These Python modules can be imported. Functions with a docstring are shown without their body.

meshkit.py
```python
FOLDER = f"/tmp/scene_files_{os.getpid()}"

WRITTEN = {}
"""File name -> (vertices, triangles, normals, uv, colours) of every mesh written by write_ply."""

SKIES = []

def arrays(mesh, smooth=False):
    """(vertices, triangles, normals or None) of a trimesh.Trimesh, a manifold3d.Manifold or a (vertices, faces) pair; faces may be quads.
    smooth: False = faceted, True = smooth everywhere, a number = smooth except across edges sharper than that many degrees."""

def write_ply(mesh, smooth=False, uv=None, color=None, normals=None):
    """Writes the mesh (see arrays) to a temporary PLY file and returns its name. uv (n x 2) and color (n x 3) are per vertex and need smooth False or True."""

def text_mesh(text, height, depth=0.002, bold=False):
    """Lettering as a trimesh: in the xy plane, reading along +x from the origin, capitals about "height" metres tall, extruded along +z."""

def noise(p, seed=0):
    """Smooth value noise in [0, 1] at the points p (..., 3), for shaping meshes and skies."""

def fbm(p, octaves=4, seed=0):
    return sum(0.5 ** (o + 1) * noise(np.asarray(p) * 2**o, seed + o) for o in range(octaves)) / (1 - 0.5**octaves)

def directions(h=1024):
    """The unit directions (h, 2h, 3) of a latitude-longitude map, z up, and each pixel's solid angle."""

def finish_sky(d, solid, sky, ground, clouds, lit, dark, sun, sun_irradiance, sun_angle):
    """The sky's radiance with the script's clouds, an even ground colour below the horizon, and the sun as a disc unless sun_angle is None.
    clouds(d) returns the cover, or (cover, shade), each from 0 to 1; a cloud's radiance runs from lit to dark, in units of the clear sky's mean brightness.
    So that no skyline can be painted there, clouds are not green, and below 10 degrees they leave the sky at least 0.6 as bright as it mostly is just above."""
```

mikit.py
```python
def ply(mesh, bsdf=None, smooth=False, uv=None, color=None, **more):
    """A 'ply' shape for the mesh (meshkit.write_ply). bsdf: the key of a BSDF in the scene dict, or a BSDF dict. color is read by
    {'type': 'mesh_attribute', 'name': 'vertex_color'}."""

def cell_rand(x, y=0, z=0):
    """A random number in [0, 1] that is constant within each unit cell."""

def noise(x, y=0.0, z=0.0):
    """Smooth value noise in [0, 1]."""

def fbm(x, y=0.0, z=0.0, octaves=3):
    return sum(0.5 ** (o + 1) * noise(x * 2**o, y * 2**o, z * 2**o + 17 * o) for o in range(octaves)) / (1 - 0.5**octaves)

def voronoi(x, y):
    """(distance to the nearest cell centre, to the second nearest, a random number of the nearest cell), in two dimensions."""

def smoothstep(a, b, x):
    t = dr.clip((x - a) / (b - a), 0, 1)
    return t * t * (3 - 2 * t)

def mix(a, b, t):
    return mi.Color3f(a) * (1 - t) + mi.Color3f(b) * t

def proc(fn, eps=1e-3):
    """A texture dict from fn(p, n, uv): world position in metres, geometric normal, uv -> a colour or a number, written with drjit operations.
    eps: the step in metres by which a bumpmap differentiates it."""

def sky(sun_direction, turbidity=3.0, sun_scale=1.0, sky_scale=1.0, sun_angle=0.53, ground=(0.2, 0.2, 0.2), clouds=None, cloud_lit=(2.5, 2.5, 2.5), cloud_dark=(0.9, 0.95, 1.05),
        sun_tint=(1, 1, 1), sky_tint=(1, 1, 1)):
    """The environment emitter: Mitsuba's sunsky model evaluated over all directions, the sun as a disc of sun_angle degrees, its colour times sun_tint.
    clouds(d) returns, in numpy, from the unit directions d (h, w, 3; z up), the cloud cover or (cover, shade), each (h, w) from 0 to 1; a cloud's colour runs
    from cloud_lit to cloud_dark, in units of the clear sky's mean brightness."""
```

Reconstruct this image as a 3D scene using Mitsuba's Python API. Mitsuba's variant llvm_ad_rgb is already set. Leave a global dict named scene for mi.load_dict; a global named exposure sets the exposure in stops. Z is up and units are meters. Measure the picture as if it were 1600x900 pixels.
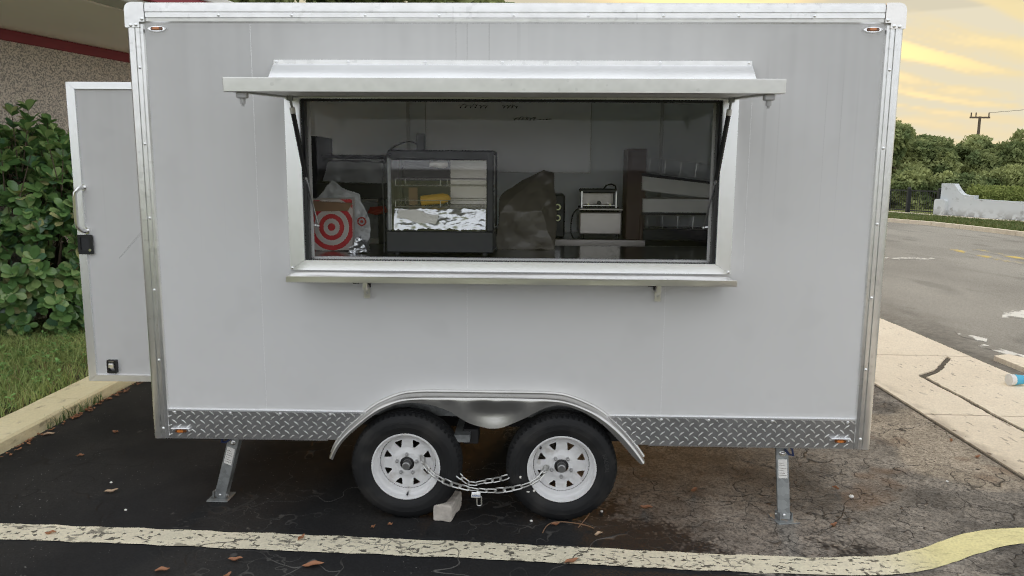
import math
import numpy as np
import trimesh
import manifold3d as m3
import drjit as dr
import mitsuba as mi
import shapely
from shapely.geometry import Polygon, box as sbox, Point
import meshkit
import mikit
from mikit import proc, noise, fbm, voronoi, smoothstep, mix, cell_rand

T = mi.ScalarTransform4f
scene, labels = {}, {}
rng = np.random.default_rng(7)

# ------------------------------------------------------------------ camera, sky, exposure
CAM = np.array([1.9546, -3.7938, 1.7946])
PITCH, YAW, ROLL = 0.153, -0.0266, 0.0067
_f = np.array([math.sin(YAW) * math.cos(PITCH), math.cos(YAW) * math.cos(PITCH), -math.sin(PITCH)])
_r = np.array([math.cos(YAW), -math.sin(YAW), 0.0])
_u = np.cross(_r, _f)
_u = -math.sin(ROLL) * _r + math.cos(ROLL) * _u
scene['camera'] = {'type': 'perspective', 'fov': 2 * math.degrees(math.atan(800 / 1200)), 'fov_axis': 'x',
                   'near_clip': 0.05, 'far_clip': 900.0,
                   'to_world': T().look_at(origin=CAM.tolist(), target=(CAM + _f).tolist(), up=_u.tolist())}
SUN = np.array([0.18, 0.97, 0.12])


def cloud_fn(d):
    s = SUN / np.linalg.norm(SUN)
    el = np.clip(d[..., 2], 0.02, 1)
    # a thin streaky deck seen in perspective: project on a plane overhead
    q = np.stack([d[..., 0] / (el + 0.12), d[..., 1] / (el + 0.12), 0 * el], -1)
    ang = 0.35
    a = q[..., 0] * math.cos(ang) + q[..., 1] * math.sin(ang)
    b = -q[..., 0] * math.sin(ang) + q[..., 1] * math.cos(ang)
    w = meshkit.fbm(np.stack([a * 0.9, b * 0.9, 0 * a], -1), 3, 5)
    st = meshkit.fbm(np.stack([a * 1.0 + 1.2 * w, b * 6.0 + 2.2 * w, 0 * a + 3], -1), 6, 11)
    st = np.clip((st - 0.34) / 0.32, 0, 1)
    st = st * st * (3 - 2 * st)
    toward = np.clip((d @ s - 0.05) / 0.75, 0, 1)
    toward = toward * toward * (3 - 2 * toward)
    shade = np.clip(1 - toward * (0.97 - 0.10 * w), 0, 1)
    cover = 1 - 0.80 * st * toward * np.clip((d[..., 2] - 0.03) / 0.10, 0.25, 1)
    return cover, shade


scene['sky'] = mikit.sky(SUN.tolist(), turbidity=3, sun_scale=0.04, sun_angle=8, sun_tint=(1.0, 0.85, 0.65), clouds=cloud_fn,
                         cloud_lit=(3.85, 3.4, 2.35), cloud_dark=(6.5, 6.7, 6.95), sky_tint=(0.295, 0.285, 0.24), ground=(0.2, 0.19, 0.17))
exposure = 3.98

# ------------------------------------------------------------------ materials


def bs(name, d):
    scene[name] = d


def rgb(c):
    return {'type': 'rgb', 'value': list(c)} if isinstance(c, (tuple, list)) else c


def prin(name, c, rough=0.5, metal=0.0, spec=0.5, bump=None, scale=0.001, eps=1e-3, **kw):
    d = {'type': 'principled', 'base_color': rgb(c), 'roughness': rough if not isinstance(rough, dict) else rough,
         'metallic': metal, 'specular': spec, **kw}
    if bump is not None:
        d = {'type': 'bumpmap', 'nested': d, 'arbitrary': proc(bump, eps), 'scale': scale}
    bs(name, {'type': 'twosided', 'bsdf': d})


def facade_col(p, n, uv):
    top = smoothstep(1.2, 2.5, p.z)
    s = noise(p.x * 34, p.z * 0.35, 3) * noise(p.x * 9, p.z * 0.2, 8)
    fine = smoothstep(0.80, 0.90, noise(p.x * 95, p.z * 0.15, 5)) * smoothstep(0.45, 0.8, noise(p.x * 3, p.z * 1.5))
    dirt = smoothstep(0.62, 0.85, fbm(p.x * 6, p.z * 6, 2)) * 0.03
    k = 1 - top * (0.14 + 0.07 * s + 0.15 * fine) - dirt  # smooth upward darkening is shade painted into the colour; streaks are run-off grime
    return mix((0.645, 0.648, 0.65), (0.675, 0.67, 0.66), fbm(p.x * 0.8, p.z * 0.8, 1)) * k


def facade_bump(p, n, uv):
    return fbm(p.x * 1.7, p.z * 1.3, 4) + 0.02 * noise(p.x * 60, p.z * 60)


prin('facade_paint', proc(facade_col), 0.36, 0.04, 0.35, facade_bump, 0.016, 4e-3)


prin('seam_edge', (0.74, 0.74, 0.74), 0.4, 0.1)


def alu_col(p, n, uv):
    k = fbm(p.x * 22, p.y * 22, p.z * 22, 3)
    sc = smoothstep(0.7, 0.78, noise(p.x * 60, p.z * 60, p.y * 14))
    return mi.Color3f(0.80, 0.80, 0.79) * (0.86 + 0.22 * k) * (1 - 0.10 * sc * smoothstep(0.5, 0.7, noise(p.x * 5, p.z * 5)))


prin('aluminium', proc(alu_col), 0.27, 0.95)
prin('bright_aluminium', (0.91, 0.92, 0.93), 0.30, 0.85)


def brushed_bump(p, n, uv):
    return fbm(p.x * 3.0, p.y * 9, p.z * 9)


prin('stainless', (0.80, 0.78, 0.75), 0.22, 0.9, 0.5, brushed_bump, 0.0035, 3e-3)
prin('dark_stainless', (0.16, 0.16, 0.16), 0.17, 1.0)
prin('dull_stainless', (0.50, 0.475, 0.44), 0.38, 0.75)
prin('nut_steel', (0.42, 0.42, 0.42), 0.3, 0.9)
prin('chrome', (0.82, 0.82, 0.82), 0.08, 1.0)


def tread_col(p, n, uv):
    return mi.Color3f(0.36, 0.36, 0.36) * (0.85 + 0.3 * fbm(p.x * 30, p.z * 30))


prin('tread_plate', proc(tread_col), 0.36, 0.85)
prin('tread_bar', (0.78, 0.78, 0.77), 0.26, 0.9)


def galv_col(p, n, uv):
    d1, d2, c = voronoi(p.x * 45 + p.y * 20, p.z * 45)
    return mi.Color3f(0.30, 0.315, 0.315) * (0.8 + 0.35 * c) * (1 - 0.3 * smoothstep(0.6, 0.8, fbm(p.x * 14, p.z * 14, p.y * 14)))


prin('galvanized', proc(galv_col), 0.45, 0.45)


def rubber_col(p, n, uv):
    return mix((0.0085, 0.009, 0.010), (0.026, 0.025, 0.024), smoothstep(0.45, 0.8, fbm(p.x * 9, p.y * 9, p.z * 9)))


prin('rubber', proc(rubber_col), 0.62, 0, 0.35)
prin('rubber_letter', (0.030, 0.030, 0.030), 0.5)


def rimwhite(p, n, uv):
    g = smoothstep(0.6, 0.85, fbm(p.x * 22, p.z * 22, p.y * 9))
    return mix((0.68, 0.68, 0.68), (0.42, 0.39, 0.35), g * 0.6)


prin('rim_paint', proc(rimwhite), 0.3, 0, 0.5, clearcoat=0.4)
prin('black_plastic', (0.012, 0.013, 0.015), 0.3)
prin('black_satin', (0.018, 0.020, 0.024), 0.42)
prin('black_steel', (0.016, 0.016, 0.017), 0.55)
prin('blue_black', (0.02, 0.03, 0.09), 0.4)
prin('white_plastic', (0.7, 0.69, 0.65), 0.45)
prin('pale_plastic', (0.42, 0.42, 0.42), 0.5)
prin('amber_lens', (0.55, 0.17, 0.03), 0.15, 0, 0.7, clearcoat=0.8)
prin('dark_amber', (0.14, 0.05, 0.015), 0.2, 0, 0.7)
prin('interior_wall', (0.80, 0.84, 0.85), 0.4)
prin('interior_trim', (0.55, 0.55, 0.54), 0.4, 0.3)
prin('whiteboard_face', (0.90, 0.91, 0.93), 0.25)
prin('marker_ink', (0.03, 0.03, 0.05), 0.6)
prin('floor_rubber', (0.30, 0.30, 0.30), 0.6)
prin('cardboard', (0.28, 0.17, 0.10), 0.8)
prin('brown_wood', (0.085, 0.045, 0.032), 0.5)
prin('red_plastic', (0.40, 0.03, 0.025), 0.4)
prin('white_board', (0.74, 0.73, 0.70), 0.55)
prin('wire', (0.72, 0.72, 0.70), 0.3, 0.9)
prin('foil', (0.62, 0.64, 0.67), 0.2, 0.9)
prin('mustard', (0.62, 0.36, 0.04), 0.5)
prin('paper', (0.72, 0.71, 0.68), 0.7)
prin('blue_label', (0.03, 0.09, 0.25), 0.4)
prin('bulb_base', (0.5, 0.48, 0.42), 0.3, 0.3)


def film_col(p, n, uv):
    return mi.Color3f(0.52, 0.54, 0.55) * (0.75 + 0.5 * fbm(p.x * 14, p.y * 14, p.z * 14))


prin('plastic_film', proc(film_col), 0.22, 0, 0.6)


def tan_col(p, n, uv):
    return mi.Color3f(0.092, 0.082, 0.066) * (0.75 + 0.5 * fbm(p.x * 12, p.y * 12, p.z * 12))


prin('tan_plastic', proc(tan_col), 0.3, 0, 0.5)

BX, BZ = 0.822, 1.468


def bag_col(p, n, uv):
    r = dr.sqrt(dr.square((p.x - BX)) + dr.square((p.z - BZ) * 0.96))
    k = mi.Float(0.0)
    for a, b in ((-1, 0.021), (0.046, 0.071), (0.099, 0.126), (0.156, 0.186)):
        k = dr.maximum(k, dr.select((r > a) & (r < b), mi.Float(1.0), mi.Float(0.0)))
    k = dr.select(n.y < -0.4, k, mi.Float(0.0))
    return mix((0.66, 0.60, 0.56), (0.62, 0.045, 0.055), k) * (0.85 + 0.25 * fbm(p.x * 9, p.y * 9, p.z * 9))


prin('printed_paper', proc(bag_col), 0.6)

# ---- ground materials


def crackfield(x, y, s, w, seed):
    qx = x * s + 0.75 * (fbm(x * s * 1.7, y * s * 1.7, seed) - 0.5) + 0.25 * (noise(x * s * 7, y * s * 7, seed) - 0.5)
    qy = y * s + 0.75 * (fbm(x * s * 1.7 + 31, y * s * 1.7, seed) - 0.5) + 0.25 * (noise(x * s * 7 + 9, y * s * 7, seed) - 0.5)
    a, b, c = voronoi(qx + seed * 3.1, qy)
    return 1 - smoothstep(0, w * s, b - a), c


def lot_masks(p):
    x, y = p.x, p.y
    wob = fbm(x * 1.4, y * 1.4, 2, 4) - 0.5
    worn = smoothstep(-0.55, 0.65, x + 0.85 * y - 2.9 + 1.3 * wob)
    # the lane behind the kerb side stays sealed; a pale concrete-like repair by the sidewalk
    worn = worn * smoothstep(0.2, 1.6, x - 0.15 * y)
    c1, v1 = crackfield(x, y, 1.5, 0.011, 1.0)
    c2, v2 = crackfield(x, y, 4.2, 0.010, 2.0)
    c1 = c1 * smoothstep(0.30, 0.48, fbm(x * 0.9, y * 0.9, 7))
    c2s = c2 * smoothstep(0.46, 0.60, fbm(x * 1.7 + 3, y * 1.7, 31)) * 0.55
    c2 = c2 * smoothstep(0.34, 0.50, fbm(x * 1.1, y * 1.1, 12)) * smoothstep(0.15, 0.7, worn)
    c1 = dr.maximum(c1, c2s * (1 - smoothstep(0.3, 0.6, worn)))
    return worn, c1, c2, v2


def lot_col(p, n, uv):
    x, y = p.x, p.y
    worn, c1, c2, v2 = lot_masks(p)
    g = noise(x * 170, y * 170)
    g2 = noise(x * 75, y * 75, 3)
    blot = fbm(x * 2.3, y * 2.3, 5, 4)
    seal = mix((0.0105, 0.0108, 0.012), (0.021, 0.0205, 0.020), smoothstep(0.3, 0.75, blot)) * (0.75 + 0.5 * g)
    peb = smoothstep(0.955, 0.975, noise(x * 120, y * 120, 8)) * smoothstep(0.52, 0.66, fbm(x * 2.1, y * 2.1, 21))
    seal = mix(seal, (0.33, 0.32, 0.30), peb)
    old = mix((0.098, 0.089, 0.080), (0.235, 0.210, 0.182), smoothstep(0.28, 0.72, 0.6 * blot + 0.4 * fbm(x * 9, y * 9, 6)))
    old = mix(old, (0.36, 0.30, 0.23), 0.65 * smoothstep(0.50, 0.62, fbm(x * 1.3 + 5, y * 1.3, 30)) * smoothstep(3.3, 4.4, x))
    old = old * (0.25 + 1.5 * (0.5 * g + 0.5 * g2)) * (0.85 + 0.3 * v2)
    rust = smoothstep(0.6, 0.75, fbm(x * 3.2, y * 3.2, 40)) * smoothstep(3.2, 3.9, x)
    old = mix(old, (0.16, 0.09, 0.05), rust * 0.5)
    # sealer thins out unevenly along its edge
    w = smoothstep(0.28, 0.72, worn + 0.34 * (noise(x * 26, y * 26, 6) - 0.5) + 0.34 * (g2 - 0.5) + 0.5 * (fbm(x * 5, y * 5, 44) - 0.5))
    c = mix(seal, old, w)
    pale = c1 * (1 - w) * smoothstep(0.25, 0.55, fbm(x * 3 + 7, y * 3, 9)) * smoothstep(0.0, 0.6, x)
    dark = dr.maximum(c2 * 0.85 * w, c1 * dr.maximum(w, 1 - smoothstep(0.2, 0.9, x)))
    c = mix(c, (0.15, 0.145, 0.135), pale * 0.85)
    return mix(c, (0.012, 0.011, 0.010), dark * 0.92)


def lot_bump(p, n, uv):
    worn, c1, c2, v2 = lot_masks(p)
    return 0.55 * noise(p.x * 150, p.y * 150) + 0.8 * noise(p.x * 60, p.y * 60) * worn + 1.5 * fbm(p.x * 9, p.y * 9) - 3 * dr.maximum(c1, c2 * worn)


prin('asphalt_sealed', proc(lot_col), 0.72, 0, 0.35, lot_bump, 0.0016, 1.5e-3)


def road_col(p, n, uv):
    x, y = p.x, p.y
    b = fbm(x * 0.5, y * 0.25, 3, 4)
    g = noise(x * 90, y * 90)
    c = mix((0.24, 0.220, 0.190), (0.32, 0.295, 0.255), smoothstep(0.3, 0.7, b)) * (0.8 + 0.4 * g)
    edge = 1 - smoothstep(6.3, 7.2, x + 0.5 * (fbm(x * 3, y * 3) - 0.5))
    c = mix(c, (0.14, 0.125, 0.105), 0.75 * edge * (0.6 + 0.6 * noise(x * 30, y * 30)))
    st = smoothstep(0.6, 0.8, fbm(x * 2.2, y * 0.7, 15))
    return c * (1 - 0.22 * st)


def road_bump(p, n, uv):
    return noise(p.x * 80, p.y * 80) + fbm(p.x * 12, p.y * 12)


prin('road_asphalt', proc(road_col), 0.8, 0, 0.3, road_bump, 0.003, 2e-3)


def walk_col(p, n, uv):
    x, y = p.x, p.y
    c = mix((0.65, 0.555, 0.43), (0.78, 0.68, 0.535), fbm(x * 2.2, y * 2.2, 4, 4)) * (0.9 + 0.2 * noise(x * 110, y * 110))
    sp = smoothstep(0.86, 0.93, noise(x * 38, y * 16, 5)) * smoothstep(0.4, 0.6, fbm(x * 2, y * 2, 9))
    ed = smoothstep(0.16, 0.0, x - 4.875) * smoothstep(0.3, 0.6, fbm(x * 8, y * 4))
    c = mix(c, (0.20, 0.16, 0.12), 0.6 * sp + 0.5 * ed)
    return c


prin('concrete_walk', proc(walk_col), 0.8, 0, 0.3, road_bump, 0.0012, 2e-3)


def kerb_col(p, n, uv):
    f = fbm(p.x * 6, p.y * 6, p.z * 6, 4)
    w = smoothstep(0.58, 0.78, fbm(p.x * 14, p.y * 9, p.z * 20 + 3, 4))
    c = mix((0.80, 0.71, 0.45), (0.86, 0.77, 0.52), f)
    return mix(c, (0.34, 0.28, 0.18), w * 0.75) * (0.92 + 0.14 * noise(p.x * 90, p.y * 90, p.z * 90))


prin('kerb_paint', proc(kerb_col), 0.7, 0, 0.3, road_bump, 0.0015, 2e-3)


def paint_common(p, fresh, worn_amt):
    x, y = p.x, p.y
    c1, _ = crackfield(x, y, 6.5, 0.012, 4.0)
    c2, _ = crackfield(x, y, 1.5, 0.011, 1.0)
    chips = dr.maximum(smoothstep(0.63, 0.70, fbm(x * 40, y * 75, 3, 3)), 0.7 * smoothstep(0.72, 0.80, fbm(x * 11, y * 22, 13, 3))) * worn_amt
    c1 = c1 * smoothstep(0.48, 0.66, fbm(x * 3.1, y * 6, 17)) * worn_amt * 0.7
    col = fresh * (0.86 + 0.22 * fbm(x * 10, y * 10, 6)) * (0.9 + 0.2 * noise(x * 140, y * 140))
    return mix(col, (0.030, 0.028, 0.026), dr.minimum(1, dr.maximum(dr.maximum(chips * 0.85, c1), c2 * smoothstep(0.36, 0.56, fbm(x * 0.9, y * 0.9, 7)))))


def line_col(p, n, uv):
    k = smoothstep(3.5, 3.95, p.x)
    fresh = mix((0.72, 0.665, 0.51), (0.76, 0.69, 0.36), k)
    return paint_common(p, fresh, 1 - 0.85 * k)


prin('line_paint', proc(line_col), 0.75, 0, 0.3, road_bump, 0.0012, 2e-3)


def white_mark(p, n, uv):
    x, y = p.x, p.y
    k = smoothstep(0.42, 0.55, fbm(x * 7, y * 7, 2, 4))
    return mix((0.66, 0.63, 0.57), road_col(p, n, uv), k)


prin('white_road_paint', proc(white_mark), 0.8)


def yellow_mark(p, n, uv):
    k = smoothstep(0.38, 0.58, fbm(p.x * 3, p.y * 3, 2, 4))
    return mix((0.55, 0.40, 0.12), road_col(p, n, uv), k)


prin('yellow_road_paint', proc(yellow_mark), 0.8)


def soil_col(p, n, uv):
    return mix((0.05, 0.040, 0.025), (0.085, 0.085, 0.035), fbm(p.x * 4, p.y * 4, 2))


prin('soil', proc(soil_col), 0.9)
prin('crack_dirt', proc(lambda p, n, uv: mix((0.055, 0.045, 0.035), (0.15, 0.125, 0.095), noise(p.x * 60, p.y * 60))), 0.9)


def lawn_col(p, n, uv):
    return mix((0.10, 0.125, 0.035), (0.185, 0.185, 0.06), fbm(p.x * 1.7, p.y * 1.7, 2, 4)) * (0.75 + 0.5 * noise(p.x * 25, p.y * 25))


prin('lawn', proc(lawn_col), 0.9)
bs('vertex_leaf', {'type': 'twosided', 'bsdf': {'type': 'principled', 'base_color': {'type': 'mesh_attribute', 'name': 'vertex_color'}, 'roughness': 0.45, 'specular': 0.4}})


def stucco_col(p, n, uv):
    s = p.y * 1.0
    k = noise(s * 85, p.z * 85) * 0.6 + noise(s * 160, p.z * 160, 4) * 0.4
    return mix((0.40, 0.355, 0.325), (0.86, 0.77, 0.70), smoothstep(0.30, 0.66, k))


def stucco_bump(p, n, uv):
    return noise(p.y * 80, p.z * 80) + 0.6 * noise(p.y * 160, p.z * 160, 4)


prin('pebble_stucco', proc(stucco_col), 0.85, 0, 0.3, stucco_bump, 0.006, 2e-3)
prin('soffit_paint', (0.86, 0.79, 0.71), 0.7)
prin('soffit_edge', (0.50, 0.49, 0.44), 0.7)
prin('maroon_paint', (0.30, 0.045, 0.065), 0.5)
prin('white_trim', (0.74, 0.73, 0.70), 0.6)


def oldwhite(p, n, uv):
    f = smoothstep(0.64, 0.80, fbm(p.x * 4.6, p.y * 4.6, p.z * 5.2, 4))
    low = smoothstep(0.55, 0.0, p.z) * smoothstep(0.42, 0.6, fbm(p.x * 5, p.y * 5, p.z * 5, 3))
    return mix((0.66, 0.69, 0.71), (0.22, 0.21, 0.19), dr.minimum(1, 0.55 * f + 0.7 * low))


prin('old_white_paint', proc(oldwhite), 0.8, 0, 0.3, stucco_bump, 0.01, 5e-3)
prin('fence_paint', (0.02, 0.022, 0.023), 0.5)
prin('bark', (0.10, 0.075, 0.055), 0.9)
prin('pole_wood', (0.13, 0.10, 0.075), 0.9)
prin('roof_tile', (0.27, 0.25, 0.24), 0.8)
prin('house_wall', (0.45, 0.43, 0.40), 0.8)
prin('window_dark', (0.03, 0.035, 0.04), 0.1)


def brick_col(p, n, uv):
    return mi.Color3f(0.50, 0.46, 0.41) * (0.75 + 0.45 * fbm(p.x * 40, p.y * 40, p.z * 40, 4))


prin('concrete_brick', proc(brick_col), 0.85, 0, 0.3, lambda p, n, uv: fbm(p.x * 60, p.y * 60, p.z * 60), 0.006, 1.5e-3)
prin('dry_leaf', (0.33, 0.15, 0.075), 0.6)
prin('pale_dry_leaf', (0.50, 0.36, 0.24), 0.6)
prin('twig_bark', (0.24, 0.14, 0.08), 0.8)
prin('white_flake', (0.75, 0.73, 0.68), 0.6)
prin('cup_blue', (0.08, 0.42, 0.62), 0.5)
for i, c in enumerate(((0.105, 0.215, 0.070), (0.165, 0.300, 0.095), (0.275, 0.400, 0.150), (0.100, 0.205, 0.110), (0.42, 0.43, 0.20))):
    prin(f'shrub_leaf_{i}', c, 0.30, 0, 0.6)


def far_leaf(p, n, uv):
    k = fbm(p.x * 0.9, p.y * 0.9, p.z * 1.1, 4)
    j = noise(p.x * 7, p.y * 7, p.z * 7)
    c = mix((0.18, 0.235, 0.105), (0.42, 0.455, 0.20), smoothstep(0.3, 0.7, k))
    return c * (0.7 + 0.6 * j)


bs('tree_leaf', {'type': 'principledthin', 'base_color': proc(far_leaf), 'roughness': 0.55, 'diff_trans': 0.55, 'spec_trans': 0.0})
bs('hedge_leaf', {'type': 'principledthin', 'base_color': proc(lambda p, n, uv: mix((0.18, 0.24, 0.07), (0.42, 0.46, 0.16), noise(p.x * 9, p.y * 9, p.z * 9))), 'roughness': 0.5, 'diff_trans': 0.5, 'spec_trans': 0.0})
bs('case_glass', {'type': 'thindielectric', 'int_ior': 1.33})

# ------------------------------------------------------------------ mesh helpers


def M(v, f):
    return trimesh.Trimesh(np.asarray(v, float), np.asarray(f), process=False)


def cat(*ms):
    ms = [m for a in ms for m in (a if isinstance(a, (list, tuple)) else [a])]
    return trimesh.util.concatenate(ms)


def bx(x0, x1, y0, y1, z0, z1, c=0.0):
    if c <= 0:
        m = trimesh.creation.box((x1 - x0, y1 - y0, z1 - z0))
        m.apply_translation(((x0 + x1) / 2, (y0 + y1) / 2, (z0 + z1) / 2))
        return m
    P = []
    for a, sa in ((x0, 1), (x1, -1)):
        for b, sb in ((y0, 1), (y1, -1)):
            for d, sd in ((z0, 1), (z1, -1)):
                P += [(a + sa * c, b + sb * c, d), (a + sa * c, b, d + sd * c), (a, b + sb * c, d + sd * c)]
    return trimesh.convex.convex_hull(np.array(P))


def prism(poly, y0, y1):
    """polygon in (x, z), extruded along y from y0 to y1."""
    if poly.geom_type == 'MultiPolygon':
        return trimesh.util.concatenate([prism(g, y0, y1) for g in poly.geoms if g.area > 1e-6])
    m = trimesh.creation.extrude_polygon(poly, y1 - y0, engine='earcut')
    v = m.vertices.copy()
    return trimesh.Trimesh(np.stack([v[:, 0], y1 - v[:, 2], v[:, 1]], 1), m.faces, process=False)


def prism_z(poly, z0, z1):
    m = trimesh.creation.extrude_polygon(poly, z1 - z0, engine='earcut')
    m.apply_translation((0, 0, z0))
    return m


def prism_x(poly, x0, x1):
    """polygon in (y, z), extruded along x."""
    m = trimesh.creation.extrude_polygon(poly, x1 - x0, engine='earcut')
    v = m.vertices.copy()
    return trimesh.Trimesh(np.stack([x0 + v[:, 2], v[:, 0], v[:, 1]], 1), m.faces, process=False)


def tube(pts, r, n=8, closed=False, cap=True):
    p = np.asarray(pts, float)
    k = len(p)
    t = (np.roll(p, -1, 0) - np.roll(p, 1, 0)) if closed else np.gradient(p, axis=0)
    t /= np.linalg.norm(t, axis=1, keepdims=True) + 1e-12
    a = np.cross(t[0], [0, 0, 1.0]) if abs(t[0][2]) < 0.9 else np.cross(t[0], [1.0, 0, 0])
    a /= np.linalg.norm(a)
    A = []
    for i in range(k):
        a = a - t[i] * (a @ t[i])
        a /= np.linalg.norm(a) + 1e-12
        A.append(a)
    A = np.array(A)
    B = np.cross(t, A)
    ang = np.arange(n) * 2 * np.pi / n
    rr = np.broadcast_to(np.asarray(r, float), (k,))
    v = p[:, None] + rr[:, None, None] * (np.cos(ang)[None, :, None] * A[:, None] + np.sin(ang)[None, :, None] * B[:, None])
    v = v.reshape(-1, 3)
    f = []
    for i in range(k if closed else k - 1):
        j = (i + 1) % k
        for q in range(n):
            w = (q + 1) % n
            f += [(i * n + q, i * n + w, j * n + w), (i * n + q, j * n + w, j * n + q)]
    if cap and not closed:
        v = np.vstack([v, p[0], p[-1]])
        c0, c1 = len(v) - 2, len(v) - 1
        for q in range(n):
            w = (q + 1) % n
            f += [(c0, w, q), (c1, (k - 1) * n + q, (k - 1) * n + w)]
    return M(v, f)


def lathe_y(profile, n=64, centre=(0, 0, 0), mod=None):
    """profile of (radius, y) revolved about an axis along y."""
    pr = np.asarray(profile, float)
    ang = np.arange(n) * 2 * np.pi / n
    R = np.repeat(pr[:, 0][:, None], n, 1)
    Yv = np.repeat(pr[:, 1][:, None], n, 1)
    if mod is not None:
        R, Yv = mod(R, Yv, ang)
    v = np.stack([R * np.cos(ang), Yv, R * np.sin(ang)], -1).reshape(-1, 3) + np.asarray(centre)
    k, f = len(pr), []
    i, j = np.meshgrid(np.arange(k - 1), np.arange(n), indexing='ij')
    a, b, c, d = i * n + j, i * n + (j + 1) % n, (i + 1) * n + (j + 1) % n, (i + 1) * n + j
    f = np.vstack([np.stack([a, b, c], -1).reshape(-1, 3), np.stack([a, c, d], -1).reshape(-1, 3)])
    return M(v, f)


def cyl(p0, p1, r, n=16):
    p0, p1 = np.asarray(p0, float), np.asarray(p1, float)
    return tube([p0, p1], r, n)


def dome(c, r, h, n=10, axis=(0, -1, 0)):
    """a flattened dome (rivet head) pointing along axis"""
    m = trimesh.creation.icosphere(2, 1.0)
    m.apply_scale((r, r, h))
    m.apply_transform(trimesh.geometry.align_vectors([0, 0, 1], axis))
    m.apply_translation(c)
    return m


def grid(nu, nv, fn):
    u, v = np.meshgrid(np.linspace(0, 1, nu), np.linspace(0, 1, nv), indexing='ij')
    P = np.stack(fn(u, v), -1).reshape(-1, 3)
    i, j = np.meshgrid(np.arange(nu - 1), np.arange(nv - 1), indexing='ij')
    a, b, c, d = i * nv + j, (i + 1) * nv + j, (i + 1) * nv + j + 1, i * nv + j + 1
    return M(P, np.vstack([np.stack([a, b, c], -1).reshape(-1, 3), np.stack([a, c, d], -1).reshape(-1, 3)]))


def rnd_rect(x0, x1, z0, z1, r):
    return sbox(x0 + r, z0 + r, x1 - r, z1 - r).buffer(r, quad_segs=5)


def key_of(base):
    k, i = base, 1
    while k in scene or any(q.startswith(k + '__') for q in scene):
        k = f'{base}_{i:03d}'
        i += 1
    return k


def put(base, mesh, mat, smooth=30, label=None, cat_=None, group=None, kind=None, color=None, **kw):
    k, i = base, 1
    while k in scene:
        k = f'{base}_{i:03d}'
        i += 1
    scene[k] = mikit.ply(mesh, mat, smooth=smooth, color=color, **kw)
    tag(k, label, cat_, group, kind)
    return k


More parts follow.
